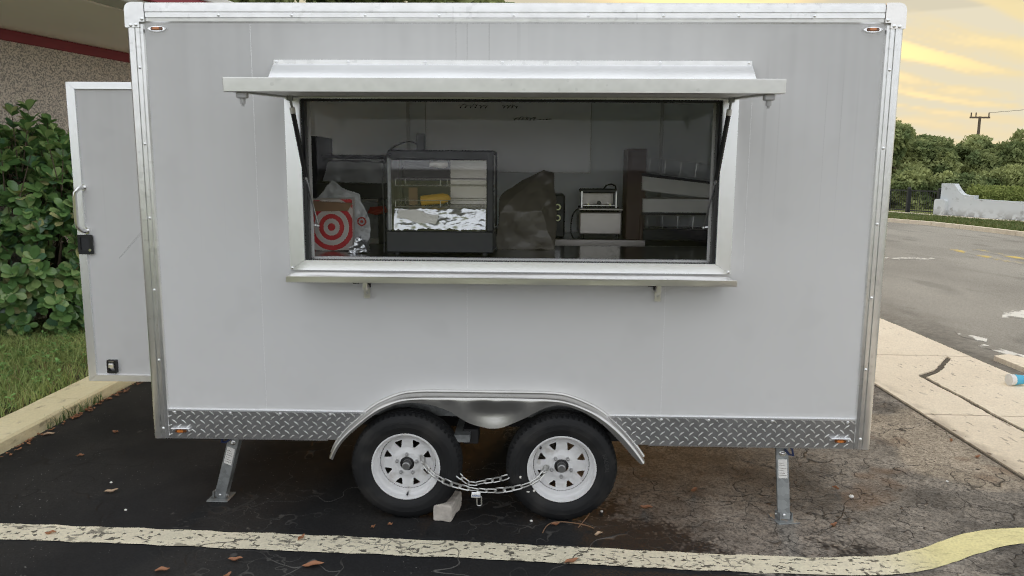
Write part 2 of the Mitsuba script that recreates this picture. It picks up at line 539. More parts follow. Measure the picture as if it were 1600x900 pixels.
def tag(k, label=None, cat_=None, group=None, kind=None):
    d = labels.get(k, {})
    for a, b in (('label', label), ('category', cat_), ('group', group), ('kind', kind)):
        if b:
            d[a] = b
    if d:
        labels[k] = d


# ------------------------------------------------------------------ setting: ground, kerb, sidewalk, street
def sheet(poly, z0, z1):
    return prism_z(poly, z0, z1)


put('ground', bx(-160, 220, -120, 320, -0.5, -0.06), 'lawn', False, 'grassy ground reaching the far trees', kind='structure')
put('parking_lot', bx(-1.38, 4.87, -7.5, 12.0, -0.3, 0.0), 'asphalt_sealed', False, 'cracked asphalt parking lot, black sealer at left and worn brown at right', kind='structure')
put('parking_lot', bx(-14, -1.385, -7.5, -3.02, -0.3, -0.003), 'asphalt_sealed', False, 'black asphalt in front of the planting bed', kind='structure')

# yellow painted kerb by the planting bed
kb = Polygon([(-1.72, -0.05), (-1.395, -0.05), (-1.40, 0.066), (-1.415, 0.082), (-1.68, 0.092), (-1.72, 0.07)])
kk = 'kerb'
tag(kk, 'yellow painted concrete kerb edging the planting bed', kind='structure')
yy = -3.0
i = 0
while yy < 4.9:
    L = 0.93
    m = trimesh.creation.extrude_polygon(kb, L - 0.006, engine='earcut')
    v = m.vertices.copy()
    m = M(np.stack([v[:, 0], v[:, 2] + yy, v[:, 1]], 1), m.faces[:, ::-1])
    m = m.subdivide_to_size(0.08)
    v = np.array(m.vertices)
    dv = meshkit.fbm(v * 7, 3) - 0.5
    v[:, 0] += 0.012 * dv * (v[:, 2] > 0.0) + 0.02 * np.sin(v[:, 1] * 1.7) * 0.5
    v[:, 2] += 0.008 * (meshkit.fbm(v * 5 + 9, 3) - 0.5)
    m.vertices = v
    put(kk + '__block', m, 'kerb_paint', 35)
    yy += L

# planting bed soil
put('planting_bed', grid(40, 60, lambda u, v: (-12 + 10.30 * u, -3 + 14 * v, 0.05 + 0.05 * np.sin(7 * u + 3 * v) * np.sin(9 * v) + 0.04 * (u * 0 + 1) * np.sin(40 * u) * np.sin(31 * v) * 0.3)),
    'soil', True, 'soil of the planting bed behind the yellow kerb', kind='structure')

# concrete sidewalk slabs (x 4.88 .. 6.25)
tag('sidewalk', 'pale concrete sidewalk slabs beside the street', kind='structure')
cr = Polygon([(6.03, 3.66), (5.98, 3.60), (5.62, 3.12), (5.41, 2.955), (5.375, 2.9), (5.37, 2.6), (5.38, 2.26), (5.365, 1.83), (5.38, 1.47), (5.36, 0.9),
              (5.41, 0.9), (5.43, 1.47), (5.42, 1.83), (5.435, 2.26), (5.425, 2.6), (5.44, 2.86), (5.66, 3.06), (6.02, 3.56)])
_b = np.array(cr.buffer(-0.004).segmentize(0.03).exterior.coords)[:-1]
_b = _b + 0.020 * (np.stack([meshkit.fbm(np.c_[_b * 14, 0 * _b[:, 0] + k], 3, k) for k in (1, 2)], 1) - 0.5)
cr_rough = Polygon(_b).buffer(0)
ys = [-9.0, -6.2, -3.4, -0.9, 1.80, 3.70, 5.3, 7.0, 8.8, 10.6, 12.4, 14.2, 16, 18, 20]
for a, b in zip(ys[:-1], ys[1:]):
    rr = 0.012 if a > -1 else 0.01
    xr = 6.25 if a > 1.7 or b < 1.7 else 6.25
    p = Polygon([(4.885, a + 0.006), (xr, a + 0.006 - 0.05), (xr, b - 0.006 - 0.05), (4.885, b - 0.006)])
    p = p.difference(cr_rough)
    for g in (p.geoms if p.geom_type == 'MultiPolygon' else [p]):
        if g.area < 0.01:
            continue
        put('sidewalk__slab', prism_z(g, -0.1, 0.014 + 0.002 * ((len(scene) * 7) % 3)), 'concrete_walk', False)
put('sidewalk__joint_dirt', bx(4.872, 6.258, -9, 20, -0.1, 0.004), 'crack_dirt', False)
# street
street = Polygon([(6.262, -25), (6.262, 37.6), (9.8, 35.5), (13.2, 29.0), (14.86, 24.5), (15.5, 22.96), (15.8, 20.7), (15.95, 18.4), (16.0, 12), (15.8, -25)])
put('street', prism_z(street, -0.2, -0.002), 'road_asphalt', False, 'sun-bleached grey asphalt street', kind='structure')
# near-side kerb pieces by the cup
gutter = Polygon([(6.265, 2.75), (6.40, 3.80), (6.52, 3.80), (6.47, 2.75)])
put('street_kerb', prism_z(Polygon([(6.46, 1.0), (6.43, 3.58), (6.62, 3.66), (6.80, 3.2), (6.8, 1.0)]), -0.1, 0.045), 'concrete_walk', False, 'short concrete kerb block beside the near edge of the street', kind='structure')
# far kerb along the curve
far = np.array([(9.8, 35.5), (13.2, 29.0), (14.86, 24.5), (15.5, 22.96), (15.8, 20.7), (15.95, 18.4), (16.0, 12), (15.8, -25)])
seg = np.diff(far, axis=0)
nrm = np.stack([-seg[:, 1], seg[:, 0]], 1) / np.linalg.norm(seg, axis=1)[:, None]
tag('far_kerb', 'pale concrete kerb along the far side of the street', kind='structure')


def offset(line, d):
    return np.array(shapely.LineString(line).offset_curve(d).coords)


kerb_line = shapely.LineString(far)
n = 0
s = 8.0
while s < kerb_line.length - 20:
    a = shapely.ops.substring(kerb_line, s, s + 1.98) if hasattr(shapely, 'ops') else None
    from shapely.ops import substring
    a = substring(kerb_line, s, s + 1.97)
    pol = Polygon(list(a.coords) + list(a.offset_curve(0.17).coords)[::-1]).buffer(0)
    if pol.geom_type == 'Polygon' and pol.area > 0.05:
        put('far_kerb__block', prism_z(pol, -0.2, 0.13), 'concrete_walk', False)
    s += 2.0
inner = offset(far, 0.18)
wl = np.array([(13.0, 38.5), (15.3, 35.4), (17.35, 31.2), (18.30, 27.9), (19.45, 24.0), (20.6, 20.0), (22.5, 12), (25, -5)])


def band(l1, l2):
    return Polygon(list(map(tuple, l1)) + list(map(tuple, l2))[::-1]).buffer(0)


walk_in = offset(wl, -1.25)
put('grass_verge_ground', prism_z(band(inner, walk_in), -0.1, 0.10), 'lawn', False, 'grass verge between the far kerb and the far sidewalk', kind='structure')
put('far_sidewalk', prism_z(band(walk_in, offset(wl, -0.05)), -0.1, 0.11), 'concrete_walk', False, 'narrow concrete sidewalk in front of the old white wall', kind='structure')

# painted markings
cl = [(-4.0, -0.13), (-0.70, -0.277), (0.62, -0.326), (1.87, -0.386), (2.75, -0.445), (3.30, -0.462), (3.56, -0.452), (3.74, -0.410), (3.92, -0.325), (4.10, -0.215), (4.26, -0.140), (4.43, -0.108), (4.60, -0.10)]
line = shapely.LineString(cl)
dens = [line.interpolate(t, normalized=True) for t in np.linspace(0, 1, 260)]
from scipy.ndimage import gaussian_filter1d
xy = np.array([(p.x, p.y) for p in dens])
xy = np.stack([gaussian_filter1d(xy[:, 0], 3, mode='nearest'), gaussian_filter1d(xy[:, 1], 3, mode='nearest')], 1)
tng = np.gradient(xy, axis=0)
tng /= np.linalg.norm(tng, axis=1)[:, None]
nn = np.stack([-tng[:, 1], tng[:, 0]], 1)
jit = lambda k: (meshkit.fbm(np.stack([xy[:, 0] * 9, xy[:, 1] * 9, 0 * xy[:, 0] + k], -1), 3) - 0.5) * 0.022
up_, dn_ = xy + nn * (0.080 + jit(1))[:, None], xy - nn * (0.080 + jit(5))[:, None]
v = np.vstack([np.c_[up_, np.full(len(xy), 0.004)], np.c_[dn_, np.full(len(xy), 0.004)]])
N = len(xy)
f = [(k, N + k, N + k + 1) for k in range(N - 1)] + [(k, N + k + 1, k + 1) for k in range(N - 1)]
put('parking_line', M(v, f), 'line_paint', True, 'faded cream painted parking line curving to yellow at its right end', kind='structure')


def mark(name, pts, mat, label, z=0.003):
    put(name, prism_z(Polygon(pts), -0.02, z), mat, False, label, kind='structure')


mark('street_marking', [(7.86, 5.86), (8.36, 6.62), (9.2, 6.45), (8.6, 5.62)], 'white_road_paint', 'white painted block nearest the sidewalk edge of the frame')
mark('street_marking', [(6.70, 4.62), (6.78, 4.95), (6.93, 4.55), (6.83, 4.40)], 'white_road_paint', 'small worn white paint patch at the edge of the street')
mark('street_marking', [(6.63, 4.20), (6.74, 4.28), (6.95, 3.40), (6.82, 3.3)], 'white_road_paint', 'worn white edge stripe by the concrete kerb block')
mark('street_marking', [(9.35, 12.38), (9.37, 12.62), (10.45, 12.65), (10.4, 12.38)], 'white_road_paint', 'pale white bar painted across the street')
for dx, lab in ((0.0, 'first yellow centre stripe on the street, nearer the sidewalk'), (0.55, 'second yellow centre stripe on the street, nearer the far kerb')):
    mark('street_marking', [(11.30 + dx, 3.0), (11.50 + dx, 3.0), (11.95 + dx, 14.5), (11.75 + dx, 14.5)], 'yellow_road_paint', lab)

# ------------------------------------------------------------------ building at the left
wd = np.array([math.sin(math.radians(14)), math.cos(math.radians(14))])
wn = np.array([wd[1], -wd[0]])            # outward, to the right
W0 = np.array([-3.45, 6.6])


def wallbox(s0, s1, o0, o1, z0, z1, c=0.0):
    m = bx(s0, s1, o0, o1, z0, z1, c)
    v = np.array(m.vertices)
    xy_ = W0 + v[:, :1] * wd + v[:, 1:2] * wn
    return M(np.c_[xy_, v[:, 2]], m.faces if np.linalg.det([[wd[0], wn[0]], [wd[1], wn[1]]]) > 0 else m.faces[:, ::-1])


B = 'stucco_building'
tag(B, 'stucco building with maroon band and deep beige soffit behind the shrub', 'building')
put(B + '__wall', wallbox(-8.5, 5.0, -6.0, 0.0, 0.0, 3.165), 'pebble_stucco', False, 'pebbly beige stucco wall')
put(B + '__band', wallbox(-8.5, 5.02, -6.0, 0.03, 3.165, 3.285, 0.006), 'maroon_paint', False, 'maroon band under the soffit')
put(B + '__soffit', wallbox(-8.7, 5.6, -6.0, 2.06, 3.288, 3.33), 'soffit_paint', False, 'beige soffit')
put(B + '__soffit_trim', wallbox(-8.7, 5.6, 2.075, 2.385, 3.288, 3.345, 0.008), 'soffit_edge', False)
put(B + '__soffit_bead', wallbox(-8.7, 5.6, 2.04, 2.074, 3.276, 3.33, 0.006), 'soffit_paint', False)
put(B + '__fascia', wallbox(-8.7, 5.62, 2.36, 2.43, 3.346, 3.50, 0.006), 'maroon_paint', False, 'maroon fascia of the roof edge')
put(B + '__gravel_stop', wallbox(-8.72, 5.64, 2.33, 2.46, 3.502, 3.585, 0.01), 'white_trim', False, 'white roof edge trim')
put(B + '__roof', wallbox(-8.6, 5.5, -6.0, 2.3, 3.35, 3.56), 'white_trim', False)

# ------------------------------------------------------------------ THE TRAILER
F = 'food_trailer'
tag(F, 'silver grey food trailer with open serving window and tandem wheels', 'trailer')
L = 3.674
ZB, ZT = 0.404, 2.564
# facade panels around the window, with narrow joints
hole = sbox(0.79, 1.315, 2.885, 2.14)
out_path = [(0.925, 0.335), (0.965, 0.415), (1.068, 0.522), (1.20, 0.617), (1.333, 0.661), (1.45, 0.668), (1.75, 0.668), (2.0, 0.668), (2.087, 0.664), (2.25, 0.612), (2.383, 0.52), (2.484, 0.41), (2.535, 0.338)]
arch = Polygon([(0.93, 0.30)] + out_path[1:-1] + [(2.53, 0.30)]).buffer(-0.012)
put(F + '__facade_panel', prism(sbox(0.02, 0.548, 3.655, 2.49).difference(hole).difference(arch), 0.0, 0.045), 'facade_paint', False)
for x, z0, z1 in ((0.589, 0.558, 2.476), (1.629, 0.69, 1.256), (2.617, 0.558, 1.256), (2.995, 1.3, 2.12)):
    put(F + '__seam', bx(x - 0.0015, x + 0.0015, -0.0008, 0.0, z0, z1), 'seam_edge', False)
# skirt of tread plate
for a, b in ((0.075, 1.3), (2.1, 3.598)):
    p = sbox(a, ZB, b, 0.553).difference(arch)
    put(F + '__tread_plate', prism(p, -0.006, 0.02), 'tread_plate', False)
    rim_ = bx(a, b, -0.010, 0.0, 0.549, 0.557, 0.002)
    sk = sbox(a, 0.549, b, 0.557).difference(arch.buffer(0.005))
    put(F + '__plate_edge', prism(sk, -0.011, 0.002), 'bright_aluminium', False)
bar = trimesh.creation.icosphere(2, 1.0)
bar.apply_scale((0.0165, 0.0030, 0.0034))
v_ = np.array(bar.vertices)
v_[:, 2] += 0.0022 * (1 - (v_[:, 0] / 0.0165) ** 2)      # slightly bowed
bar.vertices = v_
bars = []
pitch = 0.0245
safe = shapely.union_all([sbox(0.079, ZB + 0.002, 1.3, 0.547), sbox(2.1, ZB + 0.002, 3.594, 0.547)]).difference(arch.buffer(0.004))
for ix in range(0, 150):
    for iz in range(-1, 4):
        x, z = 0.080 + pitch * ix, ZB + 0.012 + 2 * pitch * iz + (pitch if ix % 2 else 0)
        if not safe.contains(Point(x, z)):
            continue
        m = bar.copy()
        m.apply_transform(trimesh.transformations.rotation_matrix(math.radians(40 if ix % 2 else -40), [0, 1, 0]))
        v_ = np.array(m.vertices)
        v_[:, 2] = np.clip(v_[:, 2] + z, ZB + 0.001, 0.5485)
        m.vertices = v_
        m.apply_translation((x, -0.006, 0))
        bars.append(m)
put(F + '__tread_bars', cat(bars), 'tread_bar', True, kind='stuff')
# body shell: roof, back, sides, floor
put(F + '__roof_panel', bx(0.02, L - 0.02, 0.046, 2.0, 2.50, 2.555), 'aluminium', False)
put(F + '__back_wall', bx(0.02, L - 0.02, 1.95, 2.0, 0.45, 2.498), 'interior_wall', False)
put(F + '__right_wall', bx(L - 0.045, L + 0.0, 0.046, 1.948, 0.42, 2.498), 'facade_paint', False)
lw = sbox(0.046, 0.42, 1.948, 2.498).difference(sbox(0.87, 0.55, 1.66, 2.27))
m = trimesh.creation.extrude_polygon(lw, 0.04, engine='earcut')
v_ = np.array(m.vertices)
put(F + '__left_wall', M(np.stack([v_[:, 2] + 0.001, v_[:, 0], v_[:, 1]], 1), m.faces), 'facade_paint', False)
well = [bx(0.046, L - 0.046, 0.30, 1.948, 0.44, 0.50), bx(0.046, 0.95, 0.046, 0.299, 0.44, 0.50), bx(2.5, L - 0.046, 0.046, 0.299, 0.44, 0.50)]
put(F + '__floor', cat(well), 'floor_rubber', False)
put(F + '__wheel_box', cat(bx(0.93, 2.53, 0.30, 0.315, 0.501, 0.72), bx(0.93, 2.53, 0.046, 0.315, 0.721, 0.735)), 'black_steel', False)
# inner liner of front wall
put(F + '__front_liner', prism(sbox(0.046, 0.74, L - 0.046, 2.49).difference(sbox(0.80, 1.32, 2.875, 2.135)), 0.0452, 0.055), 'interior_wall', False)
put(F + '__ceiling', bx(0.046, L - 0.046, 0.056, 1.948, 2.485, 2.4985), 'interior_wall', False)
for x in (1.03, 2.885):
    put(F + '__wall_batten', bx(x - 0.012, x + 0.012, 1.935, 1.9495, 0.6, 2.48, 0.003), 'interior_trim', False)
# chassis under the floor
put(F + '__chassis_rail', bx(0.2, L - 0.2, 0.37, 0.42, 0.36, 0.44), 'black_steel', False)
put(F + '__chassis_rail', bx(0.2, L - 0.2, 1.58, 1.63, 0.36, 0.44), 'black_steel', False)
for x in (1.317, 2.115):
    put(F + '__axle', cyl((x, 0.1, 0.286), (x, 1.9, 0.286), 0.028), 'black_steel', 30)
put(F + '__cross_member', bx(1.56, 1.64, -0.0, 1.57, 0.40, 0.438), 'galvanized', False)
put(F + '__fender_bracket', bx(1.60, 1.68, 0.06, 0.20, 0.37, 0.45, 0.003), 'black_steel', False)
put(F + '__fender_bracket', bx(2.34, 2.44, 0.05, 0.20, 0.40, 0.45, 0.003), 'black_steel', False)

# corner trims -----------------------------------------------------------
prof = [(0.0, 0.05), (-0.006, 0.04), (-0.006, 0.004), (-0.004, -0.006), (0.004, -0.0135), (0.014, -0.016), (0.034, -0.016), (0.0355, -0.0085), (0.0375, -0.0085), (0.039, -0.0145), (0.057, -0.0145), (0.0585, -0.0085), (0.0605, -0.0085), (0.062, -0.011), (0.073, -0.010), (0.078, -0.0015), (0.078, 0.002), (0.045, 0.002), (0.03, 0.05)]


def trim(xs):
    return prism_z(Polygon(xs), ZB - 0.004, 2.472)


put(F + '__corner_trim', trim(prof), 'aluminium', 25)
put(F + '__corner_trim', trim([(L - a, b) for a, b in prof][::-1]), 'aluminium', 25)
# top rail: the same profile lying along x; (y, z)
tp = [(b, 2.568 - a * 1.12) for a, b in prof]
put(F + '__top_rail', prism_x(Polygon(tp), 0.088, L - 0.088), 'aluminium', 25)
capp = Polygon([(-0.0085, 2.456), (0.060, 2.456), (0.060, 2.482), (0.086, 2.482), (0.086, 2.572), (0.024, 2.572), (0.006, 2.567), (-0.004, 2.556), (-0.0085, 2.540)])


def capmesh(flip):
    m = prism(capp.buffer(-0.003).buffer(0.003, quad_segs=3), -0.021, 0.06)
    m = trimesh.util.concatenate([m])
    if flip:
        v = np.array(m.vertices)
        v[:, 0] = L - v[:, 0]
        m = M(v, m.faces[:, ::-1])
    return m


for k in (0, 1):
    c = put(F + '__corner_cap', capmesh(k), 'stainless' if k else 'aluminium', 30)
    for q in ((0.045, 2.468), (0.076, 2.495), (0.02, 2.466)):
        x = L - q[0] if k else q[0]
        put(c + '__rivet', dome((x, -0.021, q[1]), 0.009, 0.005), 'bright_aluminium', True)
rv = mikit.ply(dome((0, 0, 0), 0.0078, 0.0055), 'bright_aluminium', smooth=True)


def rivet(parent, x, y, z):
    k = key_of(parent + '__rivet')
    scene[k] = {**rv, 'to_world': T().translate([x, y, z])}


for j in range(9):
    rivet(F + '__top_rail', 0.445 + 0.352 * j, -0.0140, 2.5135)
for j, z in enumerate(np.linspace(2.27, 0.455, 6)):
    rivet(F + '__corner_trim', 0.048, -0.0145, z)
    rivet(F + '__corner_trim_001', L - 0.048, -0.0145, z)
for x in (0.11, 0.40, 0.66, 0.92, 2.62, 2.86, 3.18, 3.56):
    if x < 1 or x > 2.5:
        rivet(F + ('__tread_plate' if x < 1 else '__tread_plate_001'), x, -0.007, 0.541)
for a, b in ((0.076, 0.90), (2.56, L - 0.076)):
    put(F + '__bottom_edge', bx(a, b, -0.004, 0.03, ZB - 0.006, ZB - 0.0005), 'aluminium', False)

# marker lights -----------------------------------------------------------
mlk = []


def ellipse_poly(a, b, pw=1.5):
    t = np.linspace(0, 2 * np.pi, 48, endpoint=False)
    c, s_ = np.cos(t), np.sin(t)
    return Polygon(np.stack([a * np.sign(c) * np.abs(c) ** 1.0, b * np.sign(s_) * np.abs(s_) ** pw], 1))


def dome_poly(poly, h, y, inset=0.004, steps=4):
    """rounded cushion over a polygon in xz, bulging to -y"""
    ms = []
    m = prism(poly, y - h, y)
    v = np.array(m.vertices)
    c = np.array(poly.centroid.coords[0])
    fr = v[:, 1] < y - h / 2
    v[fr, 0] = c[0] + (v[fr, 0] - c[0]) * 0.86
    v[fr, 2] = c[1] + (v[fr, 2] - c[1]) * 0.72
    return M(v, m.faces)


bez_ = dome_poly(ellipse_poly(0.052, 0.0175), 0.009, 0.0)
len_ = dome_poly(rnd_rect(-0.031, 0.031, -0.0085, 0.0085, 0.008), 0.009, -0.007)
mid_ = dome_poly(rnd_rect(-0.018, 0.014, -0.0062, 0.0062, 0.004), 0.004, -0.0155)
scr_ = dome((0.041, -0.008, 0), 0.004, 0.003)
for x, z, y in ((0.139, 2.452, 0.0), (3.538, 2.454, 0.0), (0.140, 0.442, -0.006), (3.526, 0.443, -0.006)):
    k = key_of(F + '__marker_light')
    tw = T().translate([x, y, z])
    for nm, me, ma in (('bezel', bez_, 'chrome'), ('lens', len_, 'dark_amber'), ('reflector', mid_, 'amber_lens'), ('screw', scr_, 'bright_aluminium')):
        scene[k + '__' + nm] = mikit.ply(me, ma, smooth=40, to_world=tw)
    if z < 1:   # small chrome visor over the lower lamps
        scene[k + '__visor'] = mikit.ply(bx(-0.05, 0.05, -0.020, 0.0, 0.012, 0.017, 0.002), 'bright_aluminium', smooth=30, to_world=tw)

# serving window -------------------------------------------------------------
WF = F + '__window'


def ring(x0, x1, z0, z1, wl_, wr, wb, wt, y0, y1, mat, nm):
    pts = [((x0, z0), (x1, z0), (x1 - wr, z0 + wb), (x0 + wl_, z0 + wb)), ((x1, z0), (x1, z1), (x1 - wr, z1 - wt), (x1 - wr, z0 + wb)),
           ((x0, z1), (x0 + wl_, z1 - wt), (x1 - wr, z1 - wt), (x1, z1)), ((x0, z0), (x0 + wl_, z0 + wb), (x0 + wl_, z1 - wt), (x0, z1))]
    for q in pts:
        put(f'{WF}__{nm}', prism(Polygon(q).buffer(-0.0006).buffer(0), y0, y1), mat, False)


ring(0.745, 2.930, 1.292, 2.165, 0.076, 0.076, 0.050, 0.03, -0.019, 0.0, 'bright_aluminium', 'frame')
ring(0.792, 2.883, 1.316, 2.139, 0.044, 0.044, 0.026, 0.02, 0.002, 0.05, 'black_plastic', 'gasket')
ring(0.800, 2.875, 1.318, 2.137, 0.048, 0.048, 0.032, 0.014, 0.0555, 0.066, 'interior_trim', 'inner_frame')
put(WF + '__track', bx(0.845, 2.835, 0.067, 0.080, 1.338, 1.352, 0.002), 'bright_aluminium', False)
for x in (0.757, 2.918):
    put(WF + '__screw', dome((x, -0.019, 1.302), 0.008, 0.005), 'chrome', True)
bs('pane_glass', {'type': 'thindielectric', 'int_ior': 1.2})
put(WF + '__pane', M([(0.838, 0.0815, 1.334), (2.837, 0.0815, 1.334), (2.837, 0.0815, 2.124), (0.838, 0.0815, 2.124)], [(0, 1, 2), (0, 2, 3)]), 'pane_glass', False, 'clear window glass with a faint sky reflection')
# fold-out awning: hinged at the top of the window
A = F + '__awning'


def tilt(m, ang=math.atan2(-0.045, -0.73)):
    """swing about the hinge line at y=-0.02, z=2.175"""
    v = np.array(m.vertices)
    y, z = v[:, 1] + 0.02, v[:, 2] - 2.175
    a = math.radians(3.2)
    v[:, 1] = y * math.cos(a) - z * math.sin(a) - 0.02
    v[:, 2] = y * math.sin(a) + z * math.cos(a) + 2.175
    return M(v, m.faces)


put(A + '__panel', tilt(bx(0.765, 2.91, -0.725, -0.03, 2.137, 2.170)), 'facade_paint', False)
put(A + '__front_frame', tilt(bx(0.741, 2.916, -0.752, -0.726, 2.1285, 2.184, 0.002)), 'aluminium', False)
for x0 in (0.741, 2.886):
    put(A + '__side_frame', tilt(bx(x0, x0 + 0.03, -0.7255, -0.022, 2.1285, 2.184, 0.002)), 'aluminium', False)
put(A + '__rear_frame', tilt(bx(0.772, 2.885, -0.05, -0.024, 2.127, 2.136, 0.002)), 'aluminium', False)
for x in (0.803, 2.864):
    put(A + '__latch', tilt(cat(bx(x - 0.020, x + 0.020, -0.735, -0.70, 2.104, 2.128, 0.004), cyl((x, -0.717, 2.084), (x, -0.717, 2.104), 0.011, 10), cyl((x, -0.717, 2.074), (x, -0.717, 2.086), 0.006, 8))), 'pale_plastic', 30)
# rain flap over the hinge
put(F + '__rain_flap', cat(bx(0.698, 2.985, -0.007, 0.0, 2.288, 2.310, 0.001)), 'aluminium', False)
flap = grid(90, 8, lambda u, v: (0.697 + 2.289 * u + 0 * v, -0.006 - 0.10 * v - 0.006 * np.sin(v * 3.1) + 0.003 * np.sin(u * 21) * v, 2.291 - 0.095 * v + 0.0015 * np.sin(u * 33) * v))
put(F + '__rain_flap', cat(flap), 'bright_aluminium', True, 'bright bent metal rain flap above the awning')
for x in (0.712, 1.06, 1.43, 1.80, 2.16, 2.55, 2.968):
    rivet(F + '__rain_flap', x, -0.0075, 2.301)
# gas struts
for sx, top, mid, low in ((1, (0.800, -0.10, 2.128), (0.834, 0.0, 1.752), (0.868, 0.066, 1.508)), (-1, (2.873, -0.10, 2.128), (2.843, 0.0, 1.752), (2.806, 0.066, 1.515))):
    top, mid, low = map(np.array, (top, mid, low))
    g = key_of(F + '__gas_strut')
    scene[g + '__cylinder'] = mikit.ply(cyl(top + (mid - top) * 0.20, mid, 0.0115, 12), 'black_plastic', smooth=30)
    scene[g + '__ferrule'] = mikit.ply(cyl(top + (mid - top) * 0.13, top + (mid - top) * 0.20, 0.013, 12), 'white_plastic', smooth=30)
    scene[g + '__end_fitting'] = mikit.ply(cat(cyl(top, top + (mid - top) * 0.13, 0.006, 8), bx(top[0] - 0.012, top[0] + 0.012, -0.115, -0.085, 2.11, 2.14, 0.002)), 'galvanized', smooth=30)
    scene[g + '__rod'] = mikit.ply(cyl(mid, low, 0.0042, 8), 'chrome', smooth=30)
    scene[g + '__ball_stud'] = mikit.ply(cat(dome(low, 0.009, 0.009), cyl(low, low + np.array([-sx * 0.022, 0, 0.002]), 0.005, 8)), 'chrome', smooth=30)
# fold-down shelf
S = F + '__serving_shelf'
sh = grid(120, 10, lambda u, v: (0.783 + 2.13 * u + 0 * v, -0.021 - 0.178 * v, 1.2845 + (0.0026 * np.sin(u * 9 + 1) + 0.0022 * np.sin(u * 23)) * np.sin(v * 3.14)))
put(S + '__top', sh, 'stainless', True, 'wavy reflective steel shelf top')
put(S + '__front_lip', bx(0.781, 2.915, -0.203, -0.1992, 1.257, 1.287, 0.001), 'stainless', False)
put(S + '__underside', bx(0.785, 2.911, -0.198, -0.021, 1.262, 1.268), 'galvanized', False)
for x in (1.128, 2.573):
    b = key_of(F + '__shelf_bracket')
    scene[b + '__arm'] = mikit.ply(cat(trimesh.convex.convex_hull(np.array([(x - 0.02, -0.10, 1.262), (x + 0.02, -0.10, 1.262), (x - 0.016, 0, 1.205), (x + 0.016, 0, 1.205), (x - 0.02, -0.004, 1.262), (x + 0.02, -0.004, 1.262)])),
                                        bx(x - 0.055, x - 0.022, -0.09, -0.03, 1.236, 1.26, 0.003)), 'black_steel', smooth=False)
    ho = rnd_rect(x - 0.013, x + 0.017, 1.155, 1.205, 0.003).difference(Point(x + 0.003, 1.182).buffer(0.007))
    scene[b + '__tab'] = mikit.ply(prism(ho, -0.03, -0.018), 'stainless', smooth=False)
    scene[b + '__strut'] = mikit.ply(bx(x - 0.011, x + 0.012, -0.07, -0.005, 1.200, 1.256, 0.003), 'stainless', smooth=False)

# fender -----------------------------------------------------------------------
inn = [(0.948, 0.325), (0.985, 0.400), (1.085, 0.503), (1.21, 0.593), (1.30, 0.628), (1.36, 0.634), (1.44, 0.626), (1.54, 0.593), (1.60, 0.557), (1.66, 0.525), (1.72, 0.508), (1.75, 0.504), (1.80, 0.509), (1.86, 0.530), (1.925, 0.562), (1.985, 0.596), (2.05, 0.624), (2.10, 0.632), (2.20, 0.605), (2.30, 0.545), (2.40, 0.450), (2.47, 0.370), (2.513, 0.328)]


def spline(pts, n):
    from scipy.interpolate import PchipInterpolator
    p = np.asarray(pts, float)
    s_ = np.r_[0, np.cumsum(np.linalg.norm(np.diff(p, axis=0), axis=1))]
    return np.stack([PchipInterpolator(s_, p[:, 0]), PchipInterpolator(s_, p[:, 1])], 0) if False else np.stack([PchipInterpolator(s_, p[:, 0])(np.linspace(0, s_[-1], n)), PchipInterpolator(s_, p[:, 1])(np.linspace(0, s_[-1], n))], 1)


NF = 260
po, pi_ = spline(out_path, NF), spline(inn, 2000)
# pair every outer point with the inner point below it
xs_in = pi_[:, 0]
fr_ = (po[:, 0] - po[0, 0]) / (po[-1, 0] - po[0, 0])
xin = xs_in[0] + fr_ * (xs_in[-1] - xs_in[0])
zin = np.interp(xin, xs_in, pi_[:, 1])
pin = np.stack([xin, zin], 1)
tg = np.gradient(po, axis=0)
tg /= np.linalg.norm(tg, axis=1)[:, None]
no = np.stack([-tg[:, 1], tg[:, 0]], 1)
no[no[:, 1] < -0.2] *= -1


def dent(x, z):
    g = np.exp(-((x - 1.77) / 0.10) ** 2 - ((z - 0.60) / 0.07) ** 2)
    ridge = np.exp(-((x - 1.775) / 0.022) ** 2) * np.clip((z - 0.60) / 0.06, 0, 1)
    rip = 0.004 * np.sin((x - 1.5) * 38) * np.exp(-((x - 1.75) / 0.25) ** 2)
    return 0.016 * g - 0.010 * ridge + rip


rows = []
rows.append((po + no * 0.011, np.full(NF, -0.0015)))
rows.append((po + no * 0.010, np.full(NF, -0.005)))
rows.append((po + no * 0.003, np.full(NF, -0.0065)))
rows.append((po + no * 0.0, np.full(NF, -0.012)))
rows.append((po + no * 0.001, np.full(NF, -0.045)))
for dz, yv in ((0.0, -0.068), (-0.003, -0.076), (-0.009, -0.0825)):
    rows.append((po + no * dz, np.full(NF, yv)))
base = po - no * 0.012
for t in np.linspace(0.08, 1, 9):
    q = base * (1 - t) + pin * t
    yv = -0.0845 + dent(q[:, 0], q[:, 1]) * np.clip(t * 2, 0, 1)
    rows.append((q, yv))
q, yv = rows[-1]
rows.append((q + no * 0.003, yv + 0.006))
rows.append((q + no * 0.006, yv + 0.006))
V = np.stack([np.c_[a[:, 0], y, a[:, 1]] for a, y in rows], 1)
K = V.shape[1]
i, j = np.meshgrid(np.arange(NF - 1), np.arange(K - 1), indexing='ij')
a, b, c, d = i * K + j, (i + 1) * K + j, (i + 1) * K + j + 1, i * K + j + 1
fen = M(V.reshape(-1, 3), np.vstack([np.stack([a, c, b], -1).reshape(-1, 3), np.stack([a, d, c], -1).reshape(-1, 3)]))


def fender_col(p, n, uv):
    return mi.Color3f(0.56, 0.55, 0.53) * (0.85 + 0.3 * fbm(p.x * 16, p.y * 16, p.z * 16, 4))


